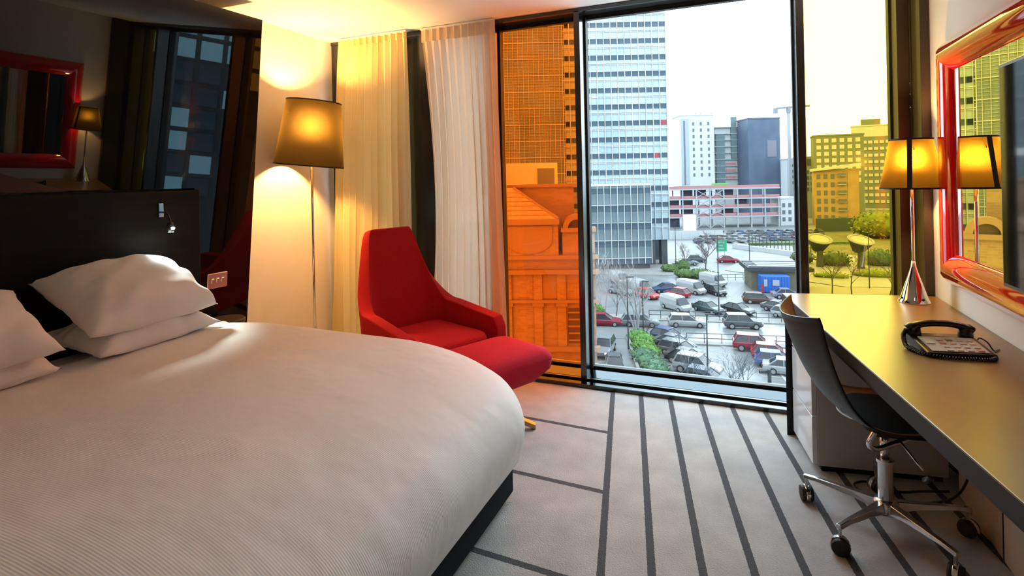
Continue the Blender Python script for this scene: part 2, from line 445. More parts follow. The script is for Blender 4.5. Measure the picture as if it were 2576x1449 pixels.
# duvet: domed top, rounded edges, tucked hem
md = mat('white_sateen_stripe_duvet', (.8,.8,.8), .62, 0, .25, Sheen_Weight=.15)
co = objco(md); sp = nd(md, 'ShaderNodeSeparateXYZ'); lk(md, co, sp.inputs[0])
wv = mth(md, 'SINE', mth(md, 'MULTIPLY', sp.outputs[1], 2*math.pi/.0066))
wv = mth(md, 'ADD', mth(md, 'MULTIPLY', wv, .5), .5)
lk(md, mixc(md, wv, (.82,.805,.79), (.78,.765,.75)), pb(md).inputs['Base Color'])
lk(md, mth(md, 'ADD', mth(md, 'MULTIPLY', wv, .25), .45), pb(md).inputs['Roughness'])
bump(md, mth(md, 'ADD', mth(md, 'MULTIPLY', noise(md, 3.5, 3), 3.0), mth(md, 'MULTIPLY', wv, .035)), .35, .02)
dv = thing('duvet', 'smooth white striped duvet covering the bed', 'duvet', (-1.755,1.27,.19))
rgs = []
HX, HY = .945, 1.025
NC = 26; HXH = .90
def ring(inset, z, rc, sc=1.0):
    pts = []
    for (px, py) in rrect(0, 0, HX-inset, HY-inset*.25, rc, NC):
        if px < 0: px *= (HXH - inset*.10)/(HX - inset)       # square fold at the pillow end
        px *= sc; py *= sc; zz = z
        if z > .36:
            zz += (.006*math.sin(px*5.1+py*2.3)+.005*math.sin(py*6.3-px*3.1+1))*min(1, inset*3+.2)
            zz -= .012*max(0, (px+.2)/1.1)**2
        pts.append((px, py, zz))
    return pts
prof = [(.105,.005,.10),(.085,-.012,.14),(.055,.05,.20),(.022,.12,.27),(.0,.19,.32)] + [(.78*t, .19+.285*(1-(1-t)**3.2)**.526, .32*(1-t)+.08*t) for t in (.008,.025,.055,.10,.16,.23,.31,.40,.50,.60,.71,.82,.92)]
rgs = [ring(i, z, rc) for i, z, rc in prof] + [ring(.7176, .4745, .09, sc) for sc in (.8,.55,.3,.1,.01)]
# vertical drape ripples low on the foot side
for k, rg in enumerate(rgs[:6]):
    rgs[k] = [(x + (.006*math.sin(y*23+k*.5) + .004*math.sin(y*57))*(1-k/6)*(x > .6), y + .006*math.sin(x*25)*(1-k/6)*(abs(y) > .8), z) for x, y, z in rg]
MB().rings(rgs).build('cover', md, dv, smooth=True, sub=1, recalc=True)
# folded head edge of the duvet
MB().rings([[(-HXH+.03+.05*math.cos(a), y, .438+.026*math.sin(a)-.012*abs(y)) for a in [2*math.pi*k/14 for k in range(14)]] for y in [-.9+i*.1 for i in range(19)]]).build('folded_edge', M_sheet, dv, smooth=True)

# pillows
def pillow_mesh(L, W, T, seed, n=40):
    rnd = random.Random(seed); ph = [rnd.uniform(0,6.28) for _ in range(8)]
    b = MB()
    def f(sgn):
        def g(u, v):
            a, c = 2*u-1, 2*v-1
            e = (1-abs(a)**2.6)*(1-abs(c)**2.4); e = max(e,0)**.48
            pin = 1 - .075*(1-abs(c)**2)*abs(a)**3; pin2 = 1 - .10*(1-abs(a)**2)*abs(c)**3
            x = a*L/2*pin; y = c*W/2*pin2
            edge = max(abs(a), abs(c))
            wr = .006*math.sin(9*a+4*c+ph[0])*math.sin(5*c+ph[1]) + .0045*math.sin(17*a*(1-.4*c)+ph[2])*edge**2 + .004*math.sin(14*c+6*a+ph[3])*edge
            z = sgn*T/2*e*(1.15 if sgn>0 else .7) + wr*(e>0.02)*(1 if sgn>0 else .4)
            return (x, y, z)
        return g
    b.grid(f(1), n, n); b.grid(f(-1), n, n, flip=True)
    me = b.mesh('pillow', M_sheet, True)
    bb = bmesh.new(); bb.from_mesh(me); bmesh.ops.remove_doubles(bb, verts=bb.verts, dist=.0008); bb.to_mesh(me); bb.free()
    return me
def pillow(label, loc, rot, L=.46, W=.74, T=.2, seed=1):
    o = link('pillow', pillow_mesh(L, W, T, seed)); o.location = loc; o.rotation_euler = rot
    return tag(o, label, 'pillow', 'white pillows on the bed')
pillow('lower white pillow under the lamplit one', (-2.655,1.715,.715), (0,R(6),R(3)), .40,.60,.15,4)
pillow('plump white pillow under the reading light', (-2.645,1.69,.885), (0,R(28),R(3)), .43,.62,.26,11)
pillow('lower white pillow of the left stack, cut by the picture edge', (-2.655,.985,.715), (0,R(6),R(-2)), .40,.64,.15,8)
pillow('upper white pillow of the left stack, cut by the picture edge', (-2.625,.965,.865), (0,R(26),R(-4)), .43,.68,.23,5)
def shade_mat(name, dcol, tcol, fac, weave):
    """coarse linen: dark cloth that scatters the bulb's light forward through the weave"""
    m = bpy.data.materials.new(name); m.use_nodes = True; nt = m.node_tree; nt.nodes.clear(); MATS[name] = m
    o = nt.nodes.new('ShaderNodeOutputMaterial'); d = nt.nodes.new('ShaderNodeBsdfDiffuse'); t = nt.nodes.new('ShaderNodeBsdfTranslucent'); r = nt.nodes.new('ShaderNodeBsdfRefraction')
    d.inputs[0].default_value = (*dcol,1); t.inputs[0].default_value = (*[c*.30 for c in tcol],1); r.inputs['IOR'].default_value = 1.6; r.inputs['Roughness'].default_value = 1.0
    tc = nt.nodes.new('ShaderNodeTexCoord'); n = nt.nodes.new('ShaderNodeTexNoise'); n.inputs['Scale'].default_value = weave; n.inputs['Detail'].default_value = 2; nt.links.new(tc.outputs['Object'], n.inputs['Vector'])
    mr = nt.nodes.new('ShaderNodeMapRange'); mr.inputs[1].default_value = .3; mr.inputs[2].default_value = .7; mr.inputs[3].default_value = .65; mr.inputs[4].default_value = 1.25; nt.links.new(n.outputs['Fac'], mr.inputs[0])
    vm = nt.nodes.new('ShaderNodeVectorMath'); vm.operation = 'SCALE'; vm.inputs[0].default_value = tcol; nt.links.new(mr.outputs[0], vm.inputs['Scale']); nt.links.new(vm.outputs[0], r.inputs[0])
    a = nt.nodes.new('ShaderNodeMixShader'); a.inputs[0].default_value = .35; b = nt.nodes.new('ShaderNodeMixShader'); b.inputs[0].default_value = fac
    nt.links.new(d.outputs[0], a.inputs[1]); nt.links.new(t.outputs[0], a.inputs[2]); nt.links.new(a.outputs[0], b.inputs[1]); nt.links.new(r.outputs[0], b.inputs[2]); nt.links.new(b.outputs[0], o.inputs[0])
    return m
# ================================================================== FLOOR LAMP, ARMCHAIR, OTTOMAN
M_shade1 = shade_mat('charcoal_gold_shade_linen', (.030,.022,.012), (.060,.039,.010), .10, 230)
M_shade2 = shade_mat('gold_shade_linen', (.055,.032,.010), (.155,.098,.011), .14, 260)
M_shadein = mat('gold_shade_lining', (.75,.55,.22), .6)
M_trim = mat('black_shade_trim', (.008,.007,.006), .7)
WARM = (1.0,.52,.165)
def shade_parts(root, rb, rt, h, zc, tilt, glow, strips=(), bulb_r=.035, dz=0, M_shade=None):
    M = Matrix.Rotation(tilt[0],3,'X') @ Matrix.Rotation(tilt[1],3,'Y')
    c = Vector((tilt[2] if len(tilt)>2 else 0,0,zc))
    s = MB().lathe([(rb,-h/2),(rb+(rt-rb)*.5,0),(rt,h/2)],64,c,cap=False,M=M).build('lamp_shade', M_shade, root, smooth=True)
    for r, z in ((rb,-h/2),(rt,h/2)):
        MB().lathe([(r-.0015,z-.004),(r+.002,z-.004),(r+.002,z+.004),(r-.0015,z+.004),(r-.0015,z-.004)],64,c,cap=False,M=M).build('trim_ring', M_trim, s)
    for a, w in strips:
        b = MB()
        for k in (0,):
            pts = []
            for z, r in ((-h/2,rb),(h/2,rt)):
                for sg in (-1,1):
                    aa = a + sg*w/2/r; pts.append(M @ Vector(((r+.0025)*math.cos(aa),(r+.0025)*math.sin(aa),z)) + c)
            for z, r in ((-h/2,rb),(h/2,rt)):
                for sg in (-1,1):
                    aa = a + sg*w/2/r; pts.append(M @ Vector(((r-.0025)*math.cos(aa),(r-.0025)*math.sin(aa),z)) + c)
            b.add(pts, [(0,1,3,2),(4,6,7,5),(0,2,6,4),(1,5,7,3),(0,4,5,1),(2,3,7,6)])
        b.build('dark_strip', M_trim, s)  # thin black strip running up the shade
    b = MB()
    for k in range(3):
        a = 2*math.pi*k/3+.4; b.bar(c + M @ Vector((0,0,h*.28)), c + M @ Vector((rt*1.1*math.cos(a), rt*1.1*math.sin(a), h*.28)), .004)
    b.build('shade_carrier', M_chrome, root)
    MB().lathe([(.008,-.05),(.014,-.045),(.014,0),(.008,.004)],14,c+Vector((0,0,dz-.02))).build('bulb_holder', M_chrome, root)
    MB().lathe([(.004,-bulb_r),(bulb_r*.7,-bulb_r*.75),(bulb_r,0),(bulb_r*.75,bulb_r*.7),(.003,bulb_r)],16,c+Vector((0,0,dz+bulb_r))).build('light_bulb', emit('warm_bulb_%d' % glow, WARM, glow), root, smooth=True)
fl = thing('floor_lamp', 'tall chrome floor lamp with a crooked dark gold shade', 'floor lamp', (-2.795,3.045,0))
MB().lathe([(.15,0),(.15,.014),(.145,.02),(.02,.03),(.012,.05)],40).build('base', M_chrome, fl)
MB().lathe([(.0105,.03),(.0105,1.70)],16).build('pole', M_chrome, fl, smooth=True)
shade_parts(fl, .235, .185, .45, 1.735, (R(-2),R(5.5),.008), 950, bulb_r=.055, M_shade=M_shade1)

M_red = mottled('red_wool_upholstery', (.48,.010,.014), (.38,.006,.010), 160, .9, .25, .003, spec=.2)
M_red2 = mottled('crimson_wool_upholstery', (.55,.014,.035), (.45,.010,.028), 160, .9, .25, .003, spec=.2)
M_bronze = mat('brushed_bronze', (.45,.27,.12), .25, 1.0)
ac = thing('armchair', 'red high-backed swivel armchair behind the bed', 'armchair', (-1.85,3.01,0), R(-22))
# one upholstered shell: back tapering to the top, sweeping forward into both arms
def shell(u, v):
    s = 2*u-1; a = abs(s); sg = 1 if s >= 0 else -1
    wb, dp, rc = .325, .60, .15
    # plan outline: centre of the back at a=0, corner, then arm to a=1
    lb, lcn = wb-rc, rc*math.pi/2; tot = lb+lcn+(dp-rc); d = a*tot
    if d < lb: px, py = 0, d
    elif d < lb+lcn:
        t = (d-lb)/rc; px, py = rc-rc*math.cos(t), lb+rc*math.sin(t)
    else: px, py = rc+(d-lb-lcn), wb
    # top edge height
    k = max(0, min(1, (a-.225)/.28)); k = 1-(1-k)**2.1
    top = 1.06*(1-k) + .565*k - .055*max(0,(a-.55)/.45)
    bot = .27 + .05*max(0,(a-.3)/.7)
    z = bot + (top-bot)*v
    zz = max(0, z-.45)/.62
    y = py*(1-.13*zz**1.0) + .02*max(0,(a-.5)*2)
    x = px*(1-.25*zz) - .16*zz - .05*(z-.45)*(z<.45) 
    if a > .5: x += .05*(1-v)*0
    return (x-.28, sg*y, z)
sh = MB().grid(shell, 61, 15).build('back_shell', M_red, ac, smooth=True, solid=.085, sub=1)
bv = sh.modifiers.new('bevel','BEVEL'); bv.width=.025; bv.segments=3; bv.limit_method='ANGLE'; bv.angle_limit=R(50)
sh.modifiers.move(2,1)
MB().prism(rrect(.03,0,.29,.275,.1,8),.29,.425).build('seat_cushion', M_red, ac, smooth=False, bevel=.04, seg=4)
MB().lathe([(.03,.05),(.03,.29)],20).build('column', M_chrome, ac, smooth=True)
for k in range(4):
    a = R(45+90*k)
    MB().rings([[(math.cos(a)*d - math.sin(a)*w*sx, math.sin(a)*d + math.cos(a)*w*sx, z) for sx, z in ((-1,z0),(1,z0),(1,z1),(-1,z1))] for d, w, z0, z1 in ((.01,.022,.05,.085),(.2,.018,.03,.058),(.30,.013,.0,.028))]).build('leg', M_bronze, ac, recalc=True)
ot = thing('ottoman', 'crimson footstool between the bed and the window', 'footstool', (-1.29,2.80,0), R(-25))
rg = []
for hx, hy, r_, z in ((.12,.15,.06,.24),(.17,.20,.07,.26),(.222,.265,.07,.325),(.23,.27,.07,.385),(.215,.255,.08,.42),(.16,.19,.08,.44),(.07,.08,.05,.447)):
    rg.append([(x, y, z) for x, y in rrect(0,0,hx,hy,r_,7)])
MB().rings(rg).build('cushion', M_red2, ot, smooth=True, recalc=True)
MB().lathe([(.028,.04),(.028,.25)],20).build('column', M_chrome, ot, smooth=True)
for k in range(4):
    a = R(38+90*k)
    MB().rings([[(math.cos(a)*d - math.sin(a)*w*sx, math.sin(a)*d + math.cos(a)*w*sx, z) for sx, z in ((-1,z0),(1,z0),(1,z1),(-1,z1))] for d, w, z0, z1 in ((.01,.022,.05,.085),(.15,.018,.03,.055),(.225,.014,.0,.026))]).build('leg', M_bronze, ot, recalc=True)

# ================================================================== DESK SIDE
md_ = mat('dark_brown_satin_laminate', (.20,.10,.024), .34, 0, 1.0)
lk(md_, mth(md_, 'ADD', mth(md_, 'MULTIPLY', noise(md_, 300, 2), .04), .31), pb(md_).inputs['Roughness'])
M_deskedge = mat('charcoal_desk_edge', (.012,.013,.016), .5, 0, .3)
FD = -.1545                                   # slant of the desk front edge
def fx(y): return .20 + FD*(y-3.25)
dk = thing('desk', 'long dark desk tapering along the wall under the mirror', 'desk', (.55,2.0,0)); do = Vector((.55,2.0,0))
top = [(fx(3.25)-.55,1.25),(.56-.55,1.32),(.865-.55,1.375),(WR-.001-.55,1.375),(WR-.001-.55,-2.6),(fx(-.6)-.55,-2.6)]
MB().prism(top[::-1],.706,.75).build('desk_top', [md_], dk, bevel=.003, recalc=True)
MB().prism([(x,y) for x,y in ((fx(3.25)-.55+.008,1.238),(fx(3.25)-.55+.055,1.249),(WR-.06-.55,1.32),(WR-.06-.55,1.36))][::-1],0,.706).build('end_panel', M_deskedge, dk, recalc=True)
MB().prism([(fx(3.2)-.55+.02,1.2),(fx(3.2)-.55+.045,1.2),(fx(-.6)-.55+.045,-2.6),(fx(-.6)-.55+.02,-2.6)][::-1],.672,.706).build('front_rail', M_deskedge, dk, recalc=True)
MB().box(-.02,.33,-2.58,-2.54,0,.706).build('end_panel', M_deskedge, dk)

MB().prism([(fx(3.25)-.55-.003,1.25),(fx(3.25)-.55-.0002,1.25),(fx(-.6)-.55-.0002,-2.6),(fx(-.6)-.55-.003,-2.6)][::-1],.7062,.7485).build('edge_band', M_deskedge, dk, recalc=True)
# white drawer unit under the far end
M_side = mat('pale_grey_carcass', (.50,.46,.42), .45)
du = thing('drawer_unit', 'white gloss drawer unit under the far end of the desk', 'drawers', (.30,2.88,0), math.atan(-FD)); 
MB().box(.012,.535,.0,.335,.03,.70).build('carcass', M_side, du, bevel=.002)
for z0, z1 in ((.035,.255),(.262,.48),(.487,.695)):
    MB().box(-.010,.011,.004,.345,z0,z1).build('drawer_front', M_whitegloss, du, bevel=.002)
MB().box(.03,.52,.02,.33,0,.03).build('plinth', M_blackplastic, du)
# service casing low on the wall
cs = thing('wall_casing', 'beige boxed-in casing on the wall under the desk', 'casing', (.875,1.2,0))
M_casing = mat('beige_casing_paint', (.52,.44,.34), .55)
MB().box(-.035,.034,-1.75,1.685,.0,.42).build('panel', M_casing, cs, bevel=.003)
MB().box(-.05,.034,-1.75,1.60,.42,.45).build('ledge', M_casing, cs, bevel=.004)
for y in (-.9,.2,1.25): MB().box(-.037,-.034,y,y+.006,.0,.42).build('joint', M_blackplastic, cs)
ws = thing('wall_socket', 'white double socket on the casing under the desk', 'socket', (.838,2.62,.30))
MB().box(-.008,.0,-.07,.07,-.04,.04).build('plate', M_whitegloss, ws, bevel=.003)
for y in (-.035,.035): MB().box(-.011,-.008,y-.018,y+.018,-.015,.02).build('outlet', M_whitegloss, ws)
cb = MB().tube(bez([(.80,2.86,.02),(.70,2.84,.012),(.60,2.80,.012),(.50,2.845,.012),(.44,2.80,.012),(.47,2.74,.012),(.58,2.72,.012),(.72,2.76,.012),(.79,2.70,.10),(.825,2.64,.28)],60),.005,6).build('power_cable', M_blackplastic, smooth=True)
tag(cb,'black power cable looped on the carpet under the desk','cable')

# swivel desk chair
dc = thing('desk_chair', 'black moulded swivel chair pushed under the desk', 'office chair', (.50,2.51,0), R(8.7))
M_shell = mat('black_moulded_shell', (.014,.016,.019), .45)
M_tan = mottled('tan_wood_veneer', (.30,.14,.05), (.36,.18,.07), 20, .4, stretch=(1,1,8))
prof = bez([(-.36,0,.835),(-.325,0,.73),(-.275,0,.61),(-.215,0,.515),(-.135,0,.452),(-.04,0,.428),(.08,0,.432),(.19,0,.445),(.235,0,.432)],40)
NP = len(prof)
def csh(off):
    def g(u, v):
        i = v*(NP-1); k = min(int(i), NP-2); p = prof[k].lerp(prof[k+1], i-k)
        t = (prof[min(k+1,NP-1)]-prof[max(k-1,0)]).normalized(); nrm = Vector((-t.z,0,t.x))   # towards the sitter
        if nrm.x < 0 and v < .45: nrm = -nrm
        if nrm.z < 0 and v >= .45: nrm = -nrm
        s = 2*u-1
        w = .215 if v < .30 else .215 + .012*math.sin(min(1,(v-.30)/.5)*math.pi)
        cur = (.085*(1-v*1.2) if v < .5 else .034) * s*s
        y = s*w*(1-.06*(v<.02))
        return p + nrm*(cur+off) + Vector((0,y,0))
    return g
b = MB(); b.cur = 0; b.grid(csh(0), 25, 41); b.cur = 1; b.grid(csh(.007), 25, 41, flip=True)
n0 = 25*41
for (row) in ([j*25 for j in range(41)], [j*25+24 for j in range(41)], list(range(25)), list(range(40*25, 41*25))):
    b.cur = 0
    for i in range(len(row)-1): b.f.append([row[i],row[i+1],row[i+1]+n0,row[i]+n0]); b.mi.append(0)
b.build('seat_shell', [M_shell, M_tan], dc, smooth=True)
M_pad = mat('black_seat_pad', (.008,.008,.009), .8)
MB().prism(rrect(.06,0,.17,.19,.07,6),.436,.458).build('seat_pad', M_pad, dc, bevel=.008)
for s in (-1,1):
    MB().tube(bez([(-.09,s*.17,.452),(-.11,s*.165,.40),(-.075,s*.14,.375),(.0,s*.08,.372),(.06,s*.04,.375)],24),.0095,10).build('seat_bracket', M_chrome, dc, smooth=True)
MB().obox((.03,0,.40),(.16,.12,.04)).build('tilt_mechanism', M_blackplastic, dc, bevel=.008)
lv = MB().tube([(.02,-.05,.39),(.045,-.15,.345),(.055,-.18,.33)],.004,8).build('height_lever', M_chrome, dc, smooth=True)
MB().lathe([(.004,-.03),(.011,-.025),(.011,.02),(.004,.03)],10,(.06,-.20,.31),M=Matrix.Rotation(R(55),3,'X')).build('lever_knob', M_blackplastic, lv, smooth=True)
MB().lathe([(.016,.26),(.016,.39)],18).build('gas_piston', M_chrome, dc, smooth=True)
MB().lathe([(.024,.11),(.026,.12),(.026,.262),(.031,.264),(.031,.276),(.02,.278)],20).build('column_sleeve', M_alu, dc, smooth=False)
MB().lathe([(.040,.072),(.045,.08),(.042,.115),(.026,.125)],20).build('base_hub', M_alu, dc, smooth=True)
for k in range(5):
    a = R(148.5+72*k); ca, sa = math.cos(a), math.sin(a)
    def cp(d, w, z): return (ca*d - sa*w, sa*d + ca*w, z)
    lg = MB().rings([[cp(d,-w,z0),cp(d,w,z0),cp(d,w*.7,z1),cp(d,-w*.7,z1)] for d,w,z0,z1 in ((.02,.022,.078,.118),(.12,.017,.092,.115),(.24,.013,.098,.113),(.295,.012,.094,.110))]).build('base_leg', M_alu, dc, recalc=True, bevel=.003)
    MB().lathe([(.006,.052),(.006,.10)],10,cp(.285,0,0)).build('caster_stem', M_alu, lg)
    ax = Vector((ca*math.cos(.6)-sa*math.sin(.6), sa*math.cos(.6)+ca*math.sin(.6), 0)); ctr = Vector(cp(.285,0,.031)) + ax*.0
    q = ax.to_track_quat('Z','Y').to_matrix()
    cw = MB().lathe([(.012,-.024),(.029,-.022),(.031,-.016),(.031,.016),(.029,.022),(.012,.024)],20,ctr,M=q).build('caster_wheel', M_rubber, dc, smooth=False)
    MB().lathe([(.033,-.008),(.0345,-.006),(.0345,.006),(.033,.008)],20,ctr+Vector((0,0,.0)),M=q).build('caster_hood', M_chrome, cw)

# desk lamp
dl = thing('desk_lamp', 'chrome desk lamp with a gold shade by the yellow window', 'desk lamp', (.772,3.20,.75))
MB().lathe([(.066,0),(.066,.006),(.058,.02),(.012,.17),(.0085,.20)],40).build('cone_base', M_chrome, dl, smooth=True)
MB().lathe([(.0075,.17),(.0075,.66)],14).build('pole', M_chrome, dl, smooth=True)
for a in (R(-65), R(200)): MB().lathe([(.005,-.003),(.006,0),(.004,.004)],10,(.066*math.cos(a)*.9,.066*math.sin(a)*.9,.024),M=Matrix.Rotation(R(75),3,'Y')).build('switch_button', M_blackplastic, dl)
shade_parts(dl, .130, .088, .235, .672, (0,0,0), 1250, M_shade=M_shade2, strips=((R(-107),.020),(R(73),.020)), bulb_r=.024)

# telephone
ph_ = thing('telephone', 'black desk telephone with handset and coiled cord', 'telephone', (.675,2.37,.75), R(100)); ph_.scale = (.85,.90,.72)
M_phone = mat('black_phone_plastic', (.012,.013,.015), .22)
M_keys = mat('cream_key_panel', (.62,.60,.52), .5)
# local x: towards the handset side (away from camera is +y world), built as a wedge
bd = MB(); bd.rings([[(-.085,y,.006),(.105,y,.006),(.105,y,.058),(.06,y,.056),(-.085,y,.024)] for y in (-.115,.115)]); bd.build('phone_body', M_phone, ph_, bevel=.006, recalc=True)
kp = MB(); sl_ = math.atan2(.032,.145)
kp.obox((-.015,0,.0425),(.125,.19,.003),ry=-sl_).build('key_panel', M_keys, ph_)
for i in range(4):
    for j in range(4):
        kx = -.065+i*.028; MB().obox((kx,-.07+j*.034,.0425+(kx+.015)*math.tan(sl_)+.003),(.015,.021,.005),ry=-sl_).build('key', M_whitegloss if (i+j)%5 else mat('pink_key',(.6,.3,.3),.4), ph_)
MB().obox((.005,.075,.051),(.05,.03,.002),ry=-sl_).build('display_card', mat('card_print',(.7,.68,.6),.5), ph_)
hs = bez([(.085,-.112,.082),(.085,-.09,.098),(.085,-.045,.112),(.085,0,.115),(.085,.045,.112),(.085,.09,.098),(.085,.112,.082)],30)
MB().tube(hs,[.022 if min(i,len(hs)-1-i)<5 else .0165 for i in range(len(hs))],12).build('handset', M_phone, ph_, smooth=True)
for s in (-1,1): MB().lathe([(.026,.054),(.027,.06),(.025,.09),(.015,.098)],18,(.085,s*.092,0)).build('handset_cup', M_phone, ph_, smooth=True)
cc = []
axis = bez([(.085,.118,.08),(.07,.135,.05),(.02,.142,.012),(-.06,.125,.010),(-.105,.06,.010),(-.112,-.02,.010),(-.105,-.09,.010),(-.06,-.118,.012)],60)
NT = 60
for i in range(NT*10+1):
    f_ = i/(NT*10)*(len(axis)-1); k = min(int(f_),len(axis)-2); p = axis[k].lerp(axis[k+1],f_-k); t = (axis[k+1]-axis[k]).normalized()
    x_ = t.cross(Vector((0,0,1))).normalized(); y_ = x_.cross(t); a = 2*math.pi*i/10
    cc.append(p + .0072*(math.cos(a)*x_ + math.sin(a)*y_))
MB().tube(cc,.0022,5).build('coiled_cord', M_phone, ph_, smooth=True)
MB().tube(bez([(.06,-.115,.03),(.075,-.135,.05),(.06,-.155,.035),(.03,-.16,.006),(.05,-.19,.004)],24),.003,6).build('line_cord', M_phone, ph_, smooth=True)

# mirror with a fat glossy red frame
M_redgloss = mat('glossy_red_lacquer', (.78,.006,.010), .06, 0, .6, Coat_Weight=1.0, Coat_Roughness=.02)
M_mirror = mat('silvered_mirror', (.90,.91,.90), .0, 1.0)
mr = thing('wall_mirror', 'wall mirror in a fat glossy red frame', 'mirror', (WR,2.14,.86)); 
HW, HH = 1.04, 1.125
prof_f = [(0,.001),(0,.012),(.010,.020),(.022,.032),(.045,.050),(.075,.058),(.105,.050),(.128,.034),(.140,.022),(.148,.016),(.148,.001)]   # (inset, proud)
def frame_side(name, a, b_, n_in):
    # a, b_: outer corners (y,z); mitred at both ends
    ra, rb = [], []
    for ins, pr in prof_f:
        ra.append((-pr, a[0]+n_in[0][0]*ins, a[1]+n_in[0][1]*ins)); rb.append((-pr, b_[0]+n_in[1][0]*ins, b_[1]+n_in[1][1]*ins))
    o = MB().rings([ra, rb], cap=False).build(name, M_redgloss, mr, recalc=True, smooth=True)
    return o
c4 = [(-HW,0),(HW,0),(HW,HH),(-HW,HH)]; inn = [(1,1),(-1,1),(-1,-1),(1,-1)]
for i in range(4): frame_side('frame_rail', c4[i], c4[(i+1)%4], (inn[i], inn[(i+1)%4]))
MB().box(-.014,-.006,-HW+.14,HW-.14,.14,HH-.14).build('mirror_glass', M_mirror, mr)
# television standing off the mirror
tv = thing('television', 'flat black television mounted over the mirror', 'television', (.83,1.72,1.37))
M_bezel = mat('dark_silver_bezel', (.12,.13,.15), .3, .8)
MB().box(-.012,.03,-.63,.63,-.375,.375).build('casing', M_bezel, tv, bevel=.004)
MB().box(-.0145,-.012,-.615,.615,-.36,.36).build('screen', mat('tv_screen_glass',(.006,.008,.012),.05,0,.8), tv)
MB().box(.03,.066,-.15,.15,-.15,.15).build('wall_bracket', M_blackplastic, tv)
# recessed ceiling downlights behind the viewpoint
for (x,y,wh) in ((-1.9,-.3,'above the near side of the bed'),(-.3,-.6,'behind the viewpoint'),(.35,.75,'above the near end of the desk')):
    d = thing('ceiling_downlight', 'recessed warm ceiling downlight '+wh, 'downlight', (x,y,ZC), group='recessed ceiling downlights')
    MB().lathe([(.035,-.002),(.05,-.006),(.055,-.004),(.056,0)],28,cap=False).build('rim', M_chrome, d)
    MB().lathe([(.001,-.004),(.034,-.004),(.034,-.001)],20).build('lens', emit('downlight_glow',(1,.74,.46),55), d)
# ================================================================== THE CITY OUTSIDE (room is about five storeys up)
GZ = -18.0
IMG = R(22.5)
def wet(name, c1, c2, scale, rough, spec=.5): return mottled(name, c1, c2, scale, rough, spec=spec, detail=6)
M_asphalt = wet('wet_asphalt', (.066,.071,.075), (.098,.103,.107), .35, .45, .25)
M_road = wet('wet_road', (.075,.082,.086), (.105,.112,.116), .25, .30, .35)
M_pave = wet('pale_paving', (.10,.10,.098), (.13,.13,.125), .8, .6, .2)
M_line = mat('road_paint', (.22,.22,.22), .6, 0, .2)
M_grass = mottled('grass_and_ivy', (.030,.050,.020), (.055,.080,.030), 1.6, .8, spec=.1)
def quad_strip(name, pts, z0, z1, m, label=None):
    o = MB().prism(pts, z0, z1).build(name, m, recalc=True); return struct(o, label)
GROUND = struct(MB().box(-260,260,20,620,GZ-.5,GZ).build('ground', M_asphalt), 'wet grey car park ground far below')
def rd(x, dy=0): return 72.2 + .193*(x+6.5) + dy
quad_strip('road', [(-60,rd(-60,-6.2)),(60,rd(60,-6.2)),(60,rd(60,2.6)),(-60,rd(-60,2.6))], GZ, GZ+.02, M_road, 'wet main road crossing the view')
quad_strip('side_street', [(-15.6,50),(-9.2,50),(-12.6,64.5),(-18.6,64.0)], GZ, GZ+.015, M_road, 'side street running up to the main road')
quad_strip('pavement', [(-60,rd(-60,2.6)),(60,rd(60,2.6)),(60,rd(60,5.2)),(-60,rd(-60,5.2))], GZ, GZ+.12, M_pave, 'pale pavement behind the road')
quad_strip('pavement', [(-11.9,rd(-11.9,-7.6)),(40,rd(40,-7.6)),(40,rd(40,-6.3)),(-11.9,rd(-11.9,-6.3))], GZ, GZ+.12, M_pave, 'narrow pavement in front of the road')
quad_strip('pavement', [(-3,116),(16,104.5),(40,110),(40,138),(4,150)], GZ, GZ+.10, M_pave, 'pale paved forecourt behind the kiosk')
quad_strip('grass_bank', [(2,157),(26,165),(26,170),(2,161)], GZ, GZ+.6, M_grass, 'thin grass bank below the far car park')
quad_strip('pavement', [(-40,102),(-12,108),(-12,128),(-40,128)], GZ, GZ+.10, M_pave, 'paved forecourt of the glass tower')
lm = MB().prism([(0,-.05),(4.6,-.05),(4.6,.05),(0,.05)], GZ, GZ+.022).mesh('parking_line', M_line)
n_ = 0
for x0, y0, a, k, sx, sy in ((-14,77.5,-35,7,3.1,.6),(-10,84.5,-30,6,3.1,.6),(-6.4,57.4,-22,5,.55,2.2),(1.6,57.0,8,5,-.35,2.0),(-14,90,-35,6,3.0,.6)):
    for i in range(k):
        o = link('parking_line', lm, GROUND); o.location = (x0+sx*i, y0+sy*i, 0); o.rotation_euler.z = R(a)
MB().bar((1.6,66,GZ+.02),(5.0,50,GZ+.02),.22,.02).build('parking_line', M_line, GROUND)

# ---- glass tower
def pane_set(parent, m, name, spots, w, h, t=.12):
    me = MB().box(-w/2,w/2,-t,0,-h/2,h/2).mesh(name, m)
    for (x, z) in spots:
        o = link(name, me, parent); o.location = (x, 0, z)
def bars(parent, m, name, items, t=.25):
    """items: (x0,x1,z0,z1) on the front face, each its own part"""
    cache = {}
    for x0, x1, z0, z1 in items:
        k = (round(x1-x0,3), round(z1-z0,3))
        if k not in cache: cache[k] = MB().box(-k[0]/2,k[0]/2,-t,0,-k[1]/2,k[1]/2).mesh(name, m)
        o = link(name, cache[k], parent); o.location = ((x0+x1)/2, 0, (z0+z1)/2)
M_gl_pale = mottled('pale_blue_curtain_glass', (.15,.205,.24), (.22,.265,.285), .12, .25, spec=.25, stretch=(1,1,.4))
M_gl_mid = mottled('grey_blue_curtain_glass', (.075,.105,.125), (.13,.165,.185), .15, .25, spec=.2)
M_gl_dark = mottled('dark_blue_window_glass', (.020,.034,.048), (.036,.054,.072), .6, .3, spec=.08)
M_mul = mat('white_metal_mullion', (.30,.32,.33), .5, 0, .2)
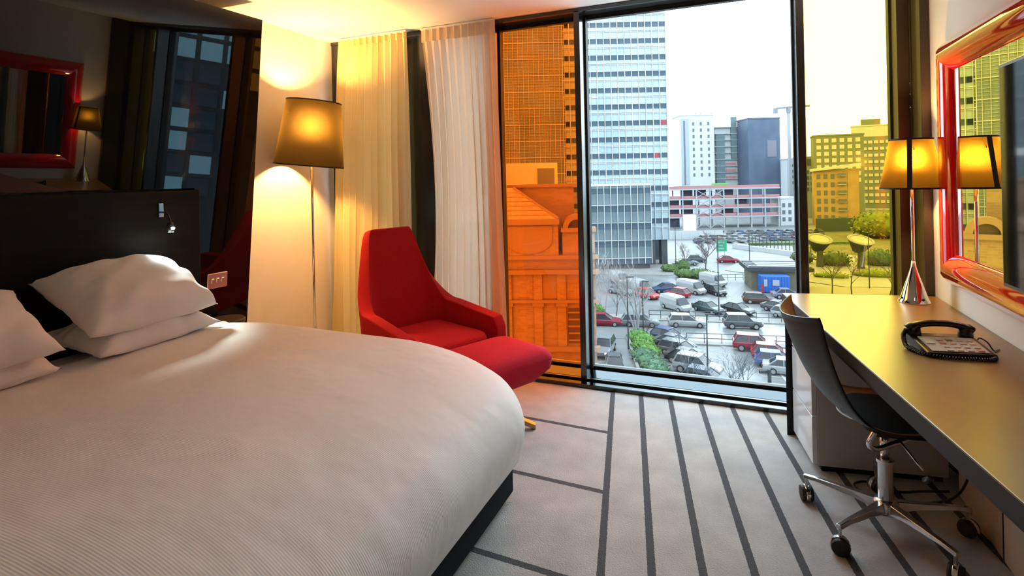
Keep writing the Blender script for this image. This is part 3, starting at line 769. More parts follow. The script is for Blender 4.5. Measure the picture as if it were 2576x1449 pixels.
M_mulg = mat('grey_metal_mullion', (.26,.27,.275), .5, 0, .2)
M_redpane = mat('red_window_panel', (.16,.02,.03), .4, 0, .2)
# origin: left end of the front face; local x runs along the face, local y away from the viewer
T_O = (-44.99,108.59); t_ = 117.0
tw = thing('glass_tower', 'tall pale blue glass tower beyond the car park', 'tower', (-46.07,107.12,GZ), IMG)
TW = 34.75; SPL = 13.1
MB().box(0,SPL,0,18,0,62).build('side_block', M_gl_mid, tw)
MB().box(SPL,TW,0,18,5.4,62).build('body', M_gl_pale, tw)
def tz(v): return 19.4 + (437.5-v)*117/1380     # height above ground of a level
fl_ = [tz(62+41.1*k) for k in range(-3,14)]
B0 = TW - 15*1.466
pn_d = [(B0+1.466*(i+.5), z) for z in fl_ for i in range(15) if z > 6.2]
for q in (1,): pane_set(tw, M_gl_dark, 'window', [p for p in pn_d], 1.22, 1.02)
for xz in ((B0+1.466*14.5, fl_[9]),(B0+1.466*13.3, fl_[11])): MB().box(-.55,.55,-.16,0,-.5,.5).build('red_blind', M_redpane, tw, loc=(xz[0],0,xz[1]))
bars(tw, M_mul, 'mullion', [(B0+1.466*i-.06, B0+1.466*i+.06, 5.4, 62) for i in range(16)])
bars(tw, M_mul, 'transom', [(B0, TW, z-1.28, z-1.16) for z in fl_ if z > 7] + [(B0, TW, z-1.56, z-1.50) for z in fl_ if z > 7], .18)
bars(tw, M_mulg, 'mullion', [(i*1.09+.02, i*1.09+.10, 4, 62) for i in range(13)])
bars(tw, M_mulg, 'transom', [(0, SPL, z-.10, z+.06) for z in fl_], .2)
bars(tw, M_mulg, 'glazing_bar', [(0, SPL, z+.586*k-.025, z+.586*k+.025) for z in fl_ for k in range(1,6)], .12)
pane_set(tw, M_gl_dark, 'window', [(SPL+.45, z) for z in fl_], .8, 1.0)
M_pier = mat('dark_stone_pier', (.030,.036,.044), .5, 0, .2)
for x in (TW-3.6, TW-1.0): MB().box(x-.65,x+.65,.4,2.4,-.4,5.4).build('pier', M_pier, tw)
MB().box(SPL,TW-.3,7,18,0,5.4).build('lobby', M_gl_dark, tw)
# podium in front of it
pdm = thing('glass_podium', 'five storey glass office block in front of the tower', 'building', (-29.9,108.75,GZ), IMG)
PW = 14.2; PH = 17.1
M_gl_pod = mottled('teal_grey_curtain_glass', (.045,.066,.078), (.085,.115,.13), .15, .25, spec=.2)
MB().box(0,PW,0,4.5,1.2,PH).build('body', M_gl_pod, pdm)
MB().box(.3,PW-.3,.6,4.5,0,1.2).build('base', M_pier, pdm)
MB().box(-.05,PW+.15,-.15,4.5,PH,PH+.35).build('parapet', M_mul, pdm)
pz = [PH-1.0-3.62*k for k in range(5)]
pane_set(pdm, M_gl_dark, 'window', [(PW-1.365*(i+.5), z) for z in pz for i in range(10)], 1.2, 1.05)
pane_set(pdm, M_gl_pod, 'spandrel', [(PW-1.365*(i+.5), z-1.75) for z in pz[:4] for i in range(10)], 1.2, 2.0, .06)
bars(pdm, M_mul, 'mullion', [(PW-1.365*i-.05, PW-1.365*i+.05, 1.2, PH) for i in range(11)])
bars(pdm, M_mul, 'transom', [(0, PW, z-2.95, z-2.85) for z in pz[:4]], .18)

# ---- steel frame under construction
M_steel = mat('galvanised_steel', (.17,.18,.20), .5, 0, .2)
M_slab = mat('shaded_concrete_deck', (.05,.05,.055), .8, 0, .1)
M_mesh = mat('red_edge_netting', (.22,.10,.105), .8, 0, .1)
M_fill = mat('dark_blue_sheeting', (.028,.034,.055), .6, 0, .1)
sf = thing('steel_building_frame', 'steel building frame with red netting under construction', 'construction', (-23.0,199.0,GZ), IMG)
lv_ = [0,4.1,7.2,10.4,13.9]; cw_ = 4.82
for i in range(9): MB().box(i*cw_-.2,i*cw_+.2,-.2,.2,0,13.9 if i < 8 else 10.4).build('column', M_steel, sf)
for i in range(9): MB().box(i*cw_-.2,i*cw_+.2,11.8,12.2,0,13.9).build('column', M_steel, sf)
for k, z in enumerate(lv_[1:]):
    MB().box(-.5,8*cw_+.5,-.25,.25,z-.5,z).build('floor_beam', M_steel, sf)
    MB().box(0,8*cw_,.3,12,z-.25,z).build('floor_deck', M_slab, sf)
    MB().box(-.5,8*cw_+.5,.26,.34,z+.05,z+.95).build('edge_netting', M_mesh, sf)
for i in (2,3):
    for k in range(4):
        z0, z1 = lv_[k]+(.2 if k else .0), lv_[k+1]-.5
        MB().bar((i*cw_,-.1,z0),((i+1)*cw_,-.1,z1),.22).build('brace', M_steel, sf); MB().bar((i*cw_,-.1,z1),((i+1)*cw_,-.1,z0),.22).build('brace', M_steel, sf)
for i, k in ((0,0),(0,1),(1,1),(0,2),(1,2),(1,3),(4,1),(5,2),(2,3),(4,3)):
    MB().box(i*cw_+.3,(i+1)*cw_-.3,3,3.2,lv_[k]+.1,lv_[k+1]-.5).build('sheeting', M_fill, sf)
gb = MB().box(0,5,0,3,0,1.6).build('site_cover', mat('lime_tarpaulin',(.07,.19,.06),.7,0,.1), loc=(-8.3,211,GZ+13.9), rz=IMG); tag(gb,'lime green cover on top of the steel frame','tarpaulin')

# ---- far buildings
def far_block(name, label, o, w, d, h, m, grid=None, mp=None, ww=.9, wh=1.2, extra=None, rz=IMG):
    b = thing(name, label, 'building', (o[0],o[1],GZ), rz)
    MB().box(0,w,0,d,0,h).build('body', m, b)
    MB().box(-.2,w+.2,-.2,d+.2,h,h+.6).build('parapet', m, b)
    if grid:
        x0, x1, nx, z0, z1, nz = grid
        pane_set(b, mp, 'window', [(x0+(x1-x0)*(i+.5)/nx, z0+(z1-z0)*(k+.5)/nz) for k in range(nz) for i in range(nx)], ww, wh)
    if extra: extra(b)
    return b
M_pale = mat('white_render', (.26,.275,.285), .8, 0, .1)
M_pale2 = mat('pale_grey_cladding', (.17,.20,.22), .7, 0, .15)
M_navy = mottled('navy_cladding', (.040,.058,.090), (.055,.072,.105), .2, .5, spec=.1)
M_win_s = mat('small_grey_window', (.06,.07,.085), .4, 0, .2)
M_floor_teal = mat('teal_floor_void', (.075,.105,.115), .6, 0, .1)
def ex_white(b):
    MB().box(-.05,3.6,-.3,0,14,45).build('stair_strip', M_pale2, b); MB().box(1.2,1.9,-.4,0,14,44).build('stair_glazing', M_win_s, b)
    for x in (4.5,7,9.5,12,14.5): MB().box(x,x+.25,0,.3,46.4,47.8).build('roof_post', M_win_s, b)
far_block('apartment_tower', 'white apartment tower with tiny windows behind the steel frame', (-25.0,268.7), 15.6, 14, 46.4, M_pale, (4.2,14.8,3,17,44,9), M_win_s, .9, 1.5, ex_white)
def ex_scaf(b):
    for k in range(10):
        z = 13+3.1*k
        MB().box(-2.5,14.6,-1.2,0,z,z+.3).build('floor_slab', M_pale2, b)
        if k in (1,2,3): MB().box(5.0,9.6,-1.0,-.8,z+.3,z+1.6).build('edge_netting', M_mesh, b)
    MB().box(.2,4.4,-1.0,-.2,10,38).build('hoist_shaft', M_floor_teal, b); MB().box(7.6,10.4,-1.0,-.2,26,46).build('core_tower', M_floor_teal, b)
    for k in range(7): MB().box(10.6,14.2,-.9,-.3,15+4*k,17+4*k).build('window_band', M_floor_teal, b)
far_block('scaffolded_block', 'pale half-built block with open floors and scaffold', (-10.6,282.0), 14.7, 12, 40.5, M_pale, None, None, extra=ex_scaf)
def ex_navy(b): MB().box(8.6,12.8,-.2,0,26,33.5).build('pale_bay', mat('grey_mauve_panel',(.10,.10,.125),.6,0,.1), b)
far_block('navy_block', 'plain navy blue tower block on the skyline', (4.1,273.4), 14.6, 12, 43.5, M_navy, None, None, extra=ex_navy)
far_block('low_office', 'low pale office beside the navy block', (19.6,270.0), 5.2, 6, 24.5, M_pale, (0,5.2,3,13,23,4), M_win_s, .8,1.2)
far_block('stepped_office', 'grey stepped office with blue top floor near the mullion', (26.4,268.6), 12, 10, 25, M_pale2, (0,12,6,10,20,4), M_navy, 1.1,1.5,
          lambda b: MB().box(-.1,12.1,-.2,0,21.6,24.4).build('blue_storey', M_navy, b))
far_block('terrace_block', 'white low terrace beyond the far car park', (13.4,217), 6.5, 8, 9.5, M_pale, (0,6.5,3,1,8.5,3), M_win_s, 1.0,1.4)
# tower crane
cr = thing('tower_crane', 'pale tower crane above the navy block', 'crane', (20.0,262.0,GZ), IMG)
M_crane = mat('pale_crane_paint', (.17,.18,.20), .6, 0, .1)
MB().box(-.5,.5,-.5,.5,0,45).build('mast', M_crane, cr)
MB().box(-.7,.7,-.7,.7,44.2,46.6).build('slewing_ring', mat('crane_grey',(.08,.09,.11),.6), cr)
j = MB(); j.bar((-5.2,0,46.2),(9,0,47.0),.7,.9); j.build('jib', mat('crane_grey',(.08,.09,.11),.6), cr)
MB().obox((-5.6,0,45.2),(1.6,1.2,2.2)).build('counterweight', mat('crane_grey',(.08,.09,.11),.6), cr)
MB().bar((0,0,46),(1.2,0,49),.35).build('tower_head', M_crane, cr); MB().bar((1.2,0,49),(8.2,0,47.2),.15).build('tie_bar', M_crane, cr)

# ---- apartments behind the yellow pane
M_brickO = mottled('orange_brick_block', (.20,.125,.06), (.23,.15,.075), .5, .8, spec=.1)
M_winl = mat('pale_window', (.26,.26,.24), .5, 0, .2)
def ex_bal(b):
    for k in range(6):
        for x in (7.2,):
            MB().box(x,x+2.6,-1.0,0,2.2+3.0*k,2.35+3.0*k).build('balcony_slab', M_pale, b); MB().box(x,x+2.6,-1.0,-.92,2.35+3.0*k,3.3+3.0*k).build('balcony_rail', M_win_s, b)
    MB().box(10.2,13.4,-.15,0,0,19).build('ochre_bay', M_brickO, b)
    r_ = MB(); r_.rings([[(-.6,y,19.0),(14.2,y,20.6),(14.2,y,21.6),(-.6,y,19.8)] for y in (-1.2,9)]); r_.build('roof', M_pale, b, recalc=True)
M_dkgrid = mat('dark_green_grid_facade', (.095,.105,.085), .7, 0, .1)
far_block('brick_flats', 'orange brick flats with pale windows behind the yellow glass', (24.2,219.0), 13.6, 9, 19.0, M_brickO, (.4,6.8,3,1.5,18.6,6), M_win_s, 1.1,1.6, ex_bal, rz=R(-2))
def ex_low(b): MB().box(-.15,7,-.2,0,14,18.6).build('pale_storeys', M_pale, b)
far_block('grid_flats', 'dark gridded flats rising behind the brick flats', (27.8,251.5), 17.5, 12, 33.0, M_dkgrid, (.6,16.8,6,14,32.5,7), M_winl, 1.6,1.6, rz=R(-2))
def ex_tall(b):
    MB().box(4.2,16.2,-.25,0,1,35).build('glazed_bay', M_dkgrid, b)
    me = MB().box(-.85,.85,-.45,0,-.7,.7).mesh('window', M_winl)
    for k in range(10):
        for i in range(5):
            o = link('window', me, b); o.location = (4.8+2.3*i+.6, 0, 4+3.15*k)
    MB().box(24,30,-.2,0,24,36).build('glazed_bay', M_dkgrid, b)
    MB().box(4,12,2,8,40.6,43.5).build('roof_plant', M_dkgrid, b)
far_block('tall_flats', 'tall white apartment block behind the yellow glass', (50.5,309.0), 40, 14, 40.0, M_pale, (.6,3.6,1,4,36,11), M_win_s, 1.1,1.6, ex_tall, rz=R(-10))
quad_strip('retaining_wall', [(22,196),(60,210),(60,211),(22,197)], GZ, GZ+4.2, mat('dark_green_wall',(.035,.045,.035),.8,0,.1), 'long dark wall below the flats')
def ray_wall(): pass

# ---- canopies like tilted saucers
M_rim = mat('pale_canopy_rim', (.11,.11,.09), .6, 0, .1); M_canopy = mat('dark_canopy_cone', (.030,.034,.034), .6, 0, .1); M_top = mat('cream_canopy_top', (.17,.16,.12), .7, 0, .1)
for i, (x, y, lab) in enumerate(((14.6,125.0,'saucer-topped canopy nearest the black mullion'),(21.6,124.6,'saucer-topped canopy in the middle of the yellow pane'),(31.0,128.0,'saucer-topped canopy cut by the right window jamb'))):
    c_ = thing('saucer_canopy', lab, 'canopy', (x,y,GZ), R(20+5*i), group='saucer canopies')
    M_ = Matrix.Rotation(R(20),3,'X')
    MB().lathe([(1.0,-2.4),(2.05,-.4),(2.2,0)],28,(0,0,5.6),cap=False,M=M_).build('cone', M_canopy, c_)
    MB().lathe([(1.75,0.05),(2.3,-.05),(2.35,.15),(1.8,.22),(1.75,.05)],32,(0,0,5.6),cap=False,M=M_).build('rim', M_rim, c_)
    MB().lathe([(.01,.1),(1.8,.12),(1.8,.02)],32,(0,0,5.6),M=M_).build('top_disc', M_top, c_)
    MB().lathe([(.7,0),(.5,3.6)],16).build('stem', M_canopy, c_)

# ---- kiosk, skip, signs
ks = thing('kiosk', 'low tan kiosk with a dark slatted flat roof', 'kiosk', (1.5,98.4,GZ), R(10))
M_tan2 = mat('tan_brick', (.085,.075,.055), .8, 0, .1); M_dkroof = mat('charcoal_roof', (.022,.025,.030), .6, 0, .1)
MB().box(0,8.6,0,6,0,3.1).build('walls', M_tan2, ks); MB().box(-.7,9.3,-.8,6.8,3.1,3.75).build('roof_edge', M_dkroof, ks)
for k in range(7): MB().box(-.4,9.0,-.4+.95*k,-.1+.95*k,3.75,3.85).build('roof_slat', M_steel if k%2 else M_dkroof, ks)
MB().box(1.2,8.0,1.2,5.2,3.76,3.82).build('roof_light', M_pale2, ks)
M_blue = mottled('blue_container_paint', (.012,.050,.20), (.020,.065,.23), 1, .5, spec=.15)
cn = thing('blue_container', 'bright blue container parked beside the kiosk', 'container', (2.9,96.0,GZ), R(12))
MB().box(0,4.3,0,2.4,.1,2.7).build('body', M_blue, cn, bevel=.05)
for i in range(9): MB().box(.2+.47*i,.4+.47*i,-.05,0,.2,2.6).build('rib', M_blue, cn)
MB().box(1.7,2.7,-.08,-.05,1.2,2.1).build('white_sticker', mat('sticker_white',(.15,.17,.2),.6,0,.1), cn); MB().box(.4,.9,-.08,-.05,1.1,2.2).build('white_sticker', mat('sticker_white',(.15,.17,.2),.6,0,.1), cn)
MB().box(-.02,.35,-.1,.3,.1,1.4).build('red_hazard_plate', M_redpane, cn)
sg = thing('road_sign', 'large green road sign on two posts', 'road sign', (-4.0,131.5,GZ), R(20))
M_green = mat('green_sign_face', (.010,.16,.075), .5, 0, .15)
MB().box(-1.15,1.15,-.05,.05,1.7,4.3).build('sign_face', M_green, sg)
for x in (-.7,.7): MB().lathe([(.06,0),(.06,4.2)],8,(x,.1,0)).build('post', M_steel, sg)
for z, w in ((3.7,1.6),(3.0,1.2),(2.3,1.5)): MB().box(-.95,-.95+w,-.07,-.05,z-.14,z+.14).build('white_line', mat('sticker_white',(.15,.17,.2),.6,0,.1), sg)
bl_ = thing('billboard', 'tall white lit billboard in front of the steel frame', 'billboard', (-14.3,176,GZ), IMG)
MB().box(-1.9,1.9,-.2,.2,1.0,6.6).build('face', emit('billboard_glow',(.95,.98,1),1.6), bl_); MB().box(-2.0,2.0,.2,.5,.9,6.7).build('casing', M_steel, bl_)
for x in (-1.4,1.4): MB().box(x-.15,x+.15,.0,.3,0,1).build('post', M_steel, bl_)
hg = thing('site_hoarding', 'white hoarding panels in front of the steel frame', 'hoarding', (-20.5,166,GZ), R(20))
for i in range(7): MB().box(i*2.4,i*2.4+2.34,-.08,.08,0,2.5).build('panel', M_pale, hg)
# ramp wall and fence by the slip road
rw = thing('ramp_wall', 'white ramp wall rising behind the kiosk', 'wall', (0,0,GZ))
MB().prism([(-2.0,151),(13.5,136.5),(13.9,137.0),(-1.6,151.6)],0,1.1).build('wall', M_pale, rw, recalc=True)
fn_ = thing('dark_railing', 'dark railing fence along the ramp behind the kiosk', 'fence', (0,0,GZ))
M_rail = mat('grey_galvanised_rail', (.045,.050,.055), .6, 0, .1)
for i in range(18):
    t = i/17; MB().box(-.1,.1,-.1,.1,0,2.6).build('post', M_rail, fn_, loc=(2.0+14*t,158-13*t,0))
MB().bar((2,158,2.5),(16,145,2.5),.18).build('rail', M_rail, fn_); MB().bar((2,158,1.2),(16,145,1.2),.10).build('rail', M_rail, fn_)

# ---- street railings, lamp posts
def railing(label, p0, p1, n, h=1.05):
    r_ = thing('street_railing', label, 'railing', (p0[0],p0[1],GZ+.12)); d = Vector((p1[0]-p0[0],p1[1]-p0[1],0))
    me = MB().box(-.04,.04,-.04,.04,0,h).mesh('post', M_rail)
    for i in range(n+1):
        o = link('post', me, r_); o.location = d*(i/n)
    for z in (h,.5): MB().bar((0,0,z),tuple(d+Vector((0,0,z))),.07).build('rail', M_rail, r_)
railing('grey railing on the far side of the road', (-11.5,rd(-11.5,3.4)), (9,rd(9,3.4)), 14)
railing('grey railing on the near side of the road', (-5.9,rd(-5.9,-7.0)), (9,rd(9,-7.0)), 8)
railing('grey railing at the back of the first car park', (-6,103.2), (.3,106.0), 5)
M_post = mat('dark_grey_lamp_post', (.022,.026,.030), .6, 0, .1)
for x, y, h, lab in ((-11.75,61.1,8.0,'lamp post beside the hedge corner'),(-11.1,67.3,6.4,'slim post beside the white birch'),(-2.86,78.0,11.0,'tall lamp post in the middle of the car park'),(-3.1,54.5,6.1,'lamp post rising from the bare shrubs'),(1.6,121.5,7.5,'lamp post behind the kiosk'),(-12.5,118,9.5,'lamp post beside the tower piers'),(19.2,104.5,10.5,'slim lamp post behind the yellow glass')):
    l_ = thing('lamp_post', lab, 'lamp post', (x,y,GZ), R(20), 'street lamp posts')
    MB().lathe([(.10,0),(.085,.6),(.05,h)],8).build('pole', M_post, l_); MB().box(-.1,.75,-.12,.12,h-.06,h+.06).build('lantern', M_post, l_)
bo = thing('bollard_light', 'dark post with a side arm at the bottom of the window view', 'bollard', (2.15,54.2,GZ), R(20))
MB().box(-.12,.12,-.12,.12,0,1.6).build('post', M_post, bo); MB().box(-.9,.1,-.1,.1,1.3,1.55).build('arm', M_post, bo)
# ---- cars
M_tyre = mat('tyre_rubber', (.010,.010,.011), .8, 0, .1); M_cglass = mat('car_window_glass', (.012,.016,.020), .2, 0, .2)
M_wheel = mat('alloy_wheel', (.13,.135,.14), .4, 0, .3); M_lamp = mat('headlight_lens', (.16,.17,.18), .2, 0, .3); M_tail = mat('tail_light', (.18,.012,.012), .3, 0, .2)
# stations along the length: (x, z_bottom, z_belt, half_width); greenhouse: (x0 base, x0 roof, x1 roof, x1 base, roof z)
CARS = {
 'hatch': (dict(body=[(-2.05,.42,.78,.70),(-1.95,.28,.92,.82),(-1.2,.20,.96,.87),(0,.20,.94,.88),(1.0,.20,.90,.87),(1.75,.22,.80,.82),(2.05,.34,.62,.66)], gh=(-1.95,-1.45,.25,1.05,1.46), gw=(.80,.60), wb=(-1.25,1.28), wr=.32)),
 'estate': (dict(body=[(-2.35,.42,.80,.74),(-2.28,.28,.96,.84),(-1.4,.20,1.0,.90),(0,.20,.97,.91),(1.2,.20,.92,.90),(2.1,.24,.80,.84),(2.38,.36,.62,.68)], gh=(-2.22,-1.85,.25,1.12,1.50), gw=(.82,.62), wb=(-1.42,1.45), wr=.34)),
 'saloon': (dict(body=[(-2.3,.42,.84,.72),(-2.22,.28,.94,.82),(-1.3,.20,.98,.88),(0,.20,.95,.89),(1.2,.20,.90,.88),(2.05,.24,.78,.82),(2.33,.36,.60,.66)], gh=(-1.75,-1.0,.2,1.1,1.43), gw=(.80,.58), wb=(-1.36,1.42), wr=.33)),
 'suv': (dict(body=[(-2.25,.50,.90,.78),(-2.18,.34,1.08,.88),(-1.3,.28,1.12,.94),(0,.28,1.10,.95),(1.2,.28,1.06,.94),(2.0,.30,.96,.88),(2.28,.42,.74,.74)], gh=(-2.1,-1.75,.35,1.1,1.72), gw=(.86,.68), wb=(-1.38,1.42), wr=.39)),
 'van': (dict(body=[(-2.45,.40,1.90,.80),(-2.40,.30,2.0,.90),(-1.0,.26,2.05,.94),(.4,.26,2.03,.94),(1.05,.26,1.95,.93),(1.12,.26,1.18,.93),(1.95,.28,1.02,.88),(2.35,.36,.74,.76)], gh=(.55,.5,.95,1.85,1.98), gw=(.90,.76), wb=(-1.55,1.5), wr=.34)),
}
def car_meshes(kind):
    c = CARS[kind]; b = MB(); rs = []
    for x, zb, zt, w in c['body']:
        h = zt - zb; rs.append([(x,-w*.9,zb),(x,w*.9,zb),(x,w,zb+h*.35),(x,w*.97,zb+h*.75),(x,w*.86,zt),(x,-w*.86,zt),(x,-w*.97,zb+h*.75),(x,-w,zb+h*.35)])
    body = MB().rings(rs)
    xa, xb, xc, xd, zr = c['gh']; w0, w1 = c['gw']; zb0 = .9 if kind != 'suv' else 1.05
    if kind == 'van': zb0 = 1.05
    g = MB().rings([[(xa,-w0,zb0),(xd,-w0,zb0),(xd,w0,zb0),(xa,w0,zb0)],[(xb,-w1,zr),(xc,-w1,zr),(xc,w1,zr),(xb,w1,zr)]])
    rf = MB().prism(rrect((xb+xc)/2,0,(xc-xb)/2+.06,w1+.04,.15,4), zr-.02, zr+.05)
    pl = MB()
    for s in (-1,1):
        pl.bar((xa-.01,s*w0,zb0),(xb,s*w1,zr),.09); pl.bar((xd+.01,s*w0,zb0),(xc,s*w1,zr),.07); m_ = (xa+xd)/2-.1; pl.bar((m_,s*(w0+.01),zb0),(m_,s*(w1+.01),zr),.08)
    wm = MB().lathe([(.05,-.11),(c['wr'],-.10),(c['wr'],.10),(.05,.11)],14,M=Matrix.Rotation(R(90),3,'X'))
    hm = MB().lathe([(.02,-.115),(c['wr']*.62,-.112),(c['wr']*.62,.112),(.02,.115)],12,M=Matrix.Rotation(R(90),3,'X'))
    return dict(body=body, glass=g, roof=rf, pillars=pl, wheel=wm, hub=hm, spec=c)
CM = {k: car_meshes(k) for k in CARS}
SH = {}
def shared(key, fn):
    if key not in SH: SH[key] = fn()
    return SH[key]
PAINT = dict(white=(.15,.158,.165), silver=(.085,.095,.105), grey=(.036,.044,.052), black=(.010,.012,.015), navy=(.014,.026,.060), red=(.17,.012,.014), crimson=(.11,.006,.018), brown=(.040,.024,.018), blue=(.012,.045,.16), green=(.016,.032,.034), lilac=(.075,.078,.110))
def paint(c): return mat('car_paint_'+c, PAINT[c], .3, 0, .15, Coat_Weight=.15)
def car(kind, colour, x, y, heading, label, lit=False):
    k = CM[kind]; s = k['spec']; m = paint(colour)
    t = thing('car' if kind != 'van' else 'van', label, 'car' if kind != 'van' else 'van', (x,y,GZ), R(heading), 'cars and vans outside')
    bo = link('body', shared((kind,colour,'b'), lambda: k['body'].mesh('body', m)), t)
    if kind == 'van':
        link('windows', shared((kind,'g'), lambda: k['glass'].mesh('windows', M_cglass)), t)
    else:
        link('windows', shared((kind,'g'), lambda: k['glass'].mesh('windows', M_cglass)), t)
        link('roof', shared((kind,colour,'r'), lambda: k['roof'].mesh('roof', m)), t); link('pillars', shared((kind,colour,'p'), lambda: k['pillars'].mesh('pillars', m)), t)
    wm = shared((kind,'w'), lambda: k['wheel'].mesh('wheel', M_tyre)); hm = shared((kind,'h'), lambda: k['hub'].mesh('hub_cap', M_wheel))
    hw = max(q[3] for q in s['body'])
    for wx in s['wb']:
        for sy in (-1,1):
            w = link('wheel', wm, t); w.location = (wx, sy*(hw-.09), s['wr']); link('hub_cap', hm, w)
    fx_ = s['body'][-1]; rx_ = s['body'][0]
    for sy in (-1,1):
        MBl = shared(('hl',lit), lambda: MB().box(-.12,.04,-.16,.16,-.08,.08).mesh('headlight', emit('headlight_on',(1,.85,.6),14) if lit else M_lamp))
        h = link('headlight', MBl, t); h.location = (fx_[0]-.03, sy*(fx_[3]-.12), fx_[2]-.06+.02)
        h = link('tail_light', shared('tl', lambda: MB().box(-.05,.06,-.10,.10,-.12,.12).mesh('tail_light', M_tail)), t); h.location = (rx_[0]+.02, sy*(rx_[3]-.08), rx_[2]-.06)
    return t
RA = 10.9
car('van','white',-20.1,97.6,-50,'white van parked at the far left of the car park')
car('van','white',-15.6,91.6,-40,'white van half hidden behind the birch twigs')
car('hatch','red',-13.7,87.3,-35,'bright red hatchback behind the birch twigs')
car('saloon','navy',-11.6,92.6,-150,'blue saloon parked beside the red hatchback')
car('hatch','crimson',-9.4,89.6,150,'crimson hatchback seen from behind, beside a white van')
car('van','white',-7.5,93.0,-35,'white van parked right of the crimson hatchback')
car('van','white',-4.5,100.4,-40,'white van at the back near the grey railing')
car('hatch','black',-3.9,93.0,-50,'black hatchback just below the rearmost white van')
car('estate','brown',2.4,88.6,RA-4,'brown estate car parked on its own at the right')
car('van','white',-8.7,80.8,-42,'large white van in the middle of the car park')
car('saloon','green',-4.4,81.0,-38,'dark green saloon right of the large white van')
car('saloon','black',-.5,81.4,-35,'black saloon right of the tall lamp post')
car('saloon','grey',4.7,84.0,-30,'grey saloon partly hidden by the desk corner')
car('hatch','white',5.6,80.6,-30,'white hatchback cut off by the desk corner')
car('saloon','lilac',6.4,93.3,RA,'pale lilac saloon in front of the blue container')
car('saloon','silver',-18.2,89.0,-30,'pale silver saloon behind the left birch')
car('estate','crimson',-16.6,69.9,RA,'crimson car on the road at the brick corner')
car('estate','silver',-12.1,71.0,RA,'silver estate on the road behind the birch stems')
car('estate','white',-6.5,72.6,RA,'white estate driving along the main road')
car('suv','grey',0.0,73.9,RA,'dark grey suv driving along the main road')
car('suv','silver',-13.9,58.8,-88,'silver suv with its headlights on in the side street', True)
car('saloon','grey',-11.8,54.0,-75,'grey saloon at the bottom of the side street')
car('hatch','navy',-7.9,65.4,-25,'dark blue hatchback at the top of the hedge row')
car('saloon','grey',-7.0,63.05,-22,'grey saloon second in the hedge row')
car('estate','grey',-6.1,60.7,-20,'dark estate third in the hedge row')
car('saloon','black',-5.2,58.35,-18,'black saloon fourth in the hedge row')
car('suv','white',-4.1,55.9,-14,'white suv behind the bare shrubs')
car('hatch','navy',-3.2,53.1,-14,'dark blue car nearest the window, among bare shrubs')
car('suv','crimson',1.2,65.0,2,'dark red suv at the head of the right-hand row')
car('hatch','red',2.8,62.8,0,'bright red hatchback behind the dark red suv')
car('hatch','blue',3.1,60.3,0,'blue hatchback below the bright red one')
car('saloon','white',4.0,58.4,-2,'white saloon at the end of the right-hand row')
car('saloon','silver',-10.6,121,20,'silver saloon near the tower piers'); car('hatch','grey',-9.0,126,15,'grey hatchback behind the tower piers')
car('saloon','crimson',-2.6,126.5,10,'crimson saloon below the green road sign')
# far lot: small cars, one mesh each
cols = ['silver','white','grey','navy','white','black','red','silver','grey','blue','lilac']; wd = dict(silver='silver',white='white',grey='grey',navy='dark blue',black='black',red='red',blue='blue',lilac='lilac')
def small_car(colour):
    b = MB(); o_ = CM['hatch']; b.cur = 0; b.add(o_['body'].v, o_['body'].f); b.add(o_['roof'].v, o_['roof'].f); b.cur = 1; b.add(o_['glass'].v, o_['glass'].f)
    return b.mesh('small_car', [paint(colour), M_cglass])
rnd = random.Random(4); ORD = 'first second third fourth fifth sixth seventh eighth ninth tenth eleventh twelfth'.split()
for r_ in range(4):
    for i in range(12):
        c_ = cols[rnd.randrange(len(cols))]
        x = -11 + i*2.75 + r_*.9 + rnd.uniform(-.2,.2); y = 164 + r_*6.2 + x*.34
        o = link('car', shared(('small',c_), lambda: small_car(c_)), None); o.location = (x, y, GZ + .02 + r_*.02); o.rotation_euler.z = R(110 + rnd.uniform(-4,4))
        tag(o, 'tiny %s car, %s from the left in the %s row of the far lot' % (wd[c_], ORD[i], ('nearest','second','third','farthest')[r_]), 'car', 'cars in the far lot')

# ---- trees, hedges
def bare_tree(name, label, x, y, h, spread, seed, m, stems=1, levels=4, r0=.10, kids=3, group='bare winter trees'):
    rnd = random.Random(seed); t = thing(name, label, 'tree', (x,y,GZ), 0, group); tr, br = MB(), MB()
    def grow(p, d, ln, r, lev):
        n = 3; path = [p]; q = p.copy(); dd = d.copy()
        for i in range(n):
            dd = (dd + Vector((rnd.uniform(-.18,.18), rnd.uniform(-.18,.18), rnd.uniform(-.03,.14)))).normalized(); q = q + dd*(ln/n); path.append(q.copy())
        (tr if lev == 0 else br).tube(path, [r, r*.85, r*.68, r*.5], 6 if lev == 0 else 3, cap=False)
        if lev >= levels: return
        for k in range(kids + (1 if lev else 2)):
            f = rnd.uniform(.35,1.0); i = min(int(f*n), n-1); b0 = path[i].lerp(path[i+1], f*n-i)
            a = rnd.uniform(0,6.28); up = rnd.uniform(.45,1.05)
            nd_ = (dd*.7 + Vector((math.cos(a)*spread, math.sin(a)*spread, up*.35))).normalized()
            grow(b0, nd_, ln*rnd.uniform(.48,.68), r*.5, lev+1)
    for s_ in range(stems):
        a = 6.28*s_/stems; lean = .16 if stems > 1 else .03
        grow(Vector((math.cos(a)*.12*(stems>1), math.sin(a)*.12*(stems>1), 0)), Vector((math.cos(a)*lean, math.sin(a)*lean, 1)).normalized(), h*.62, r0, 0)
    tr.build('trunk', m, t, smooth=True); br.build('branches', m, t)
    return t
M_birch = mat('white_birch_bark', (.17,.172,.175), .8, 0, .1); M_twig = mat('grey_brown_twig', (.045,.042,.045), .9, 0, .05); M_twig2 = mat('mauve_twig', (.075,.060,.066), .9, 0, .05); M_twigb = mat('blue_grey_twig', (.060,.072,.085), .9, 0, .05)
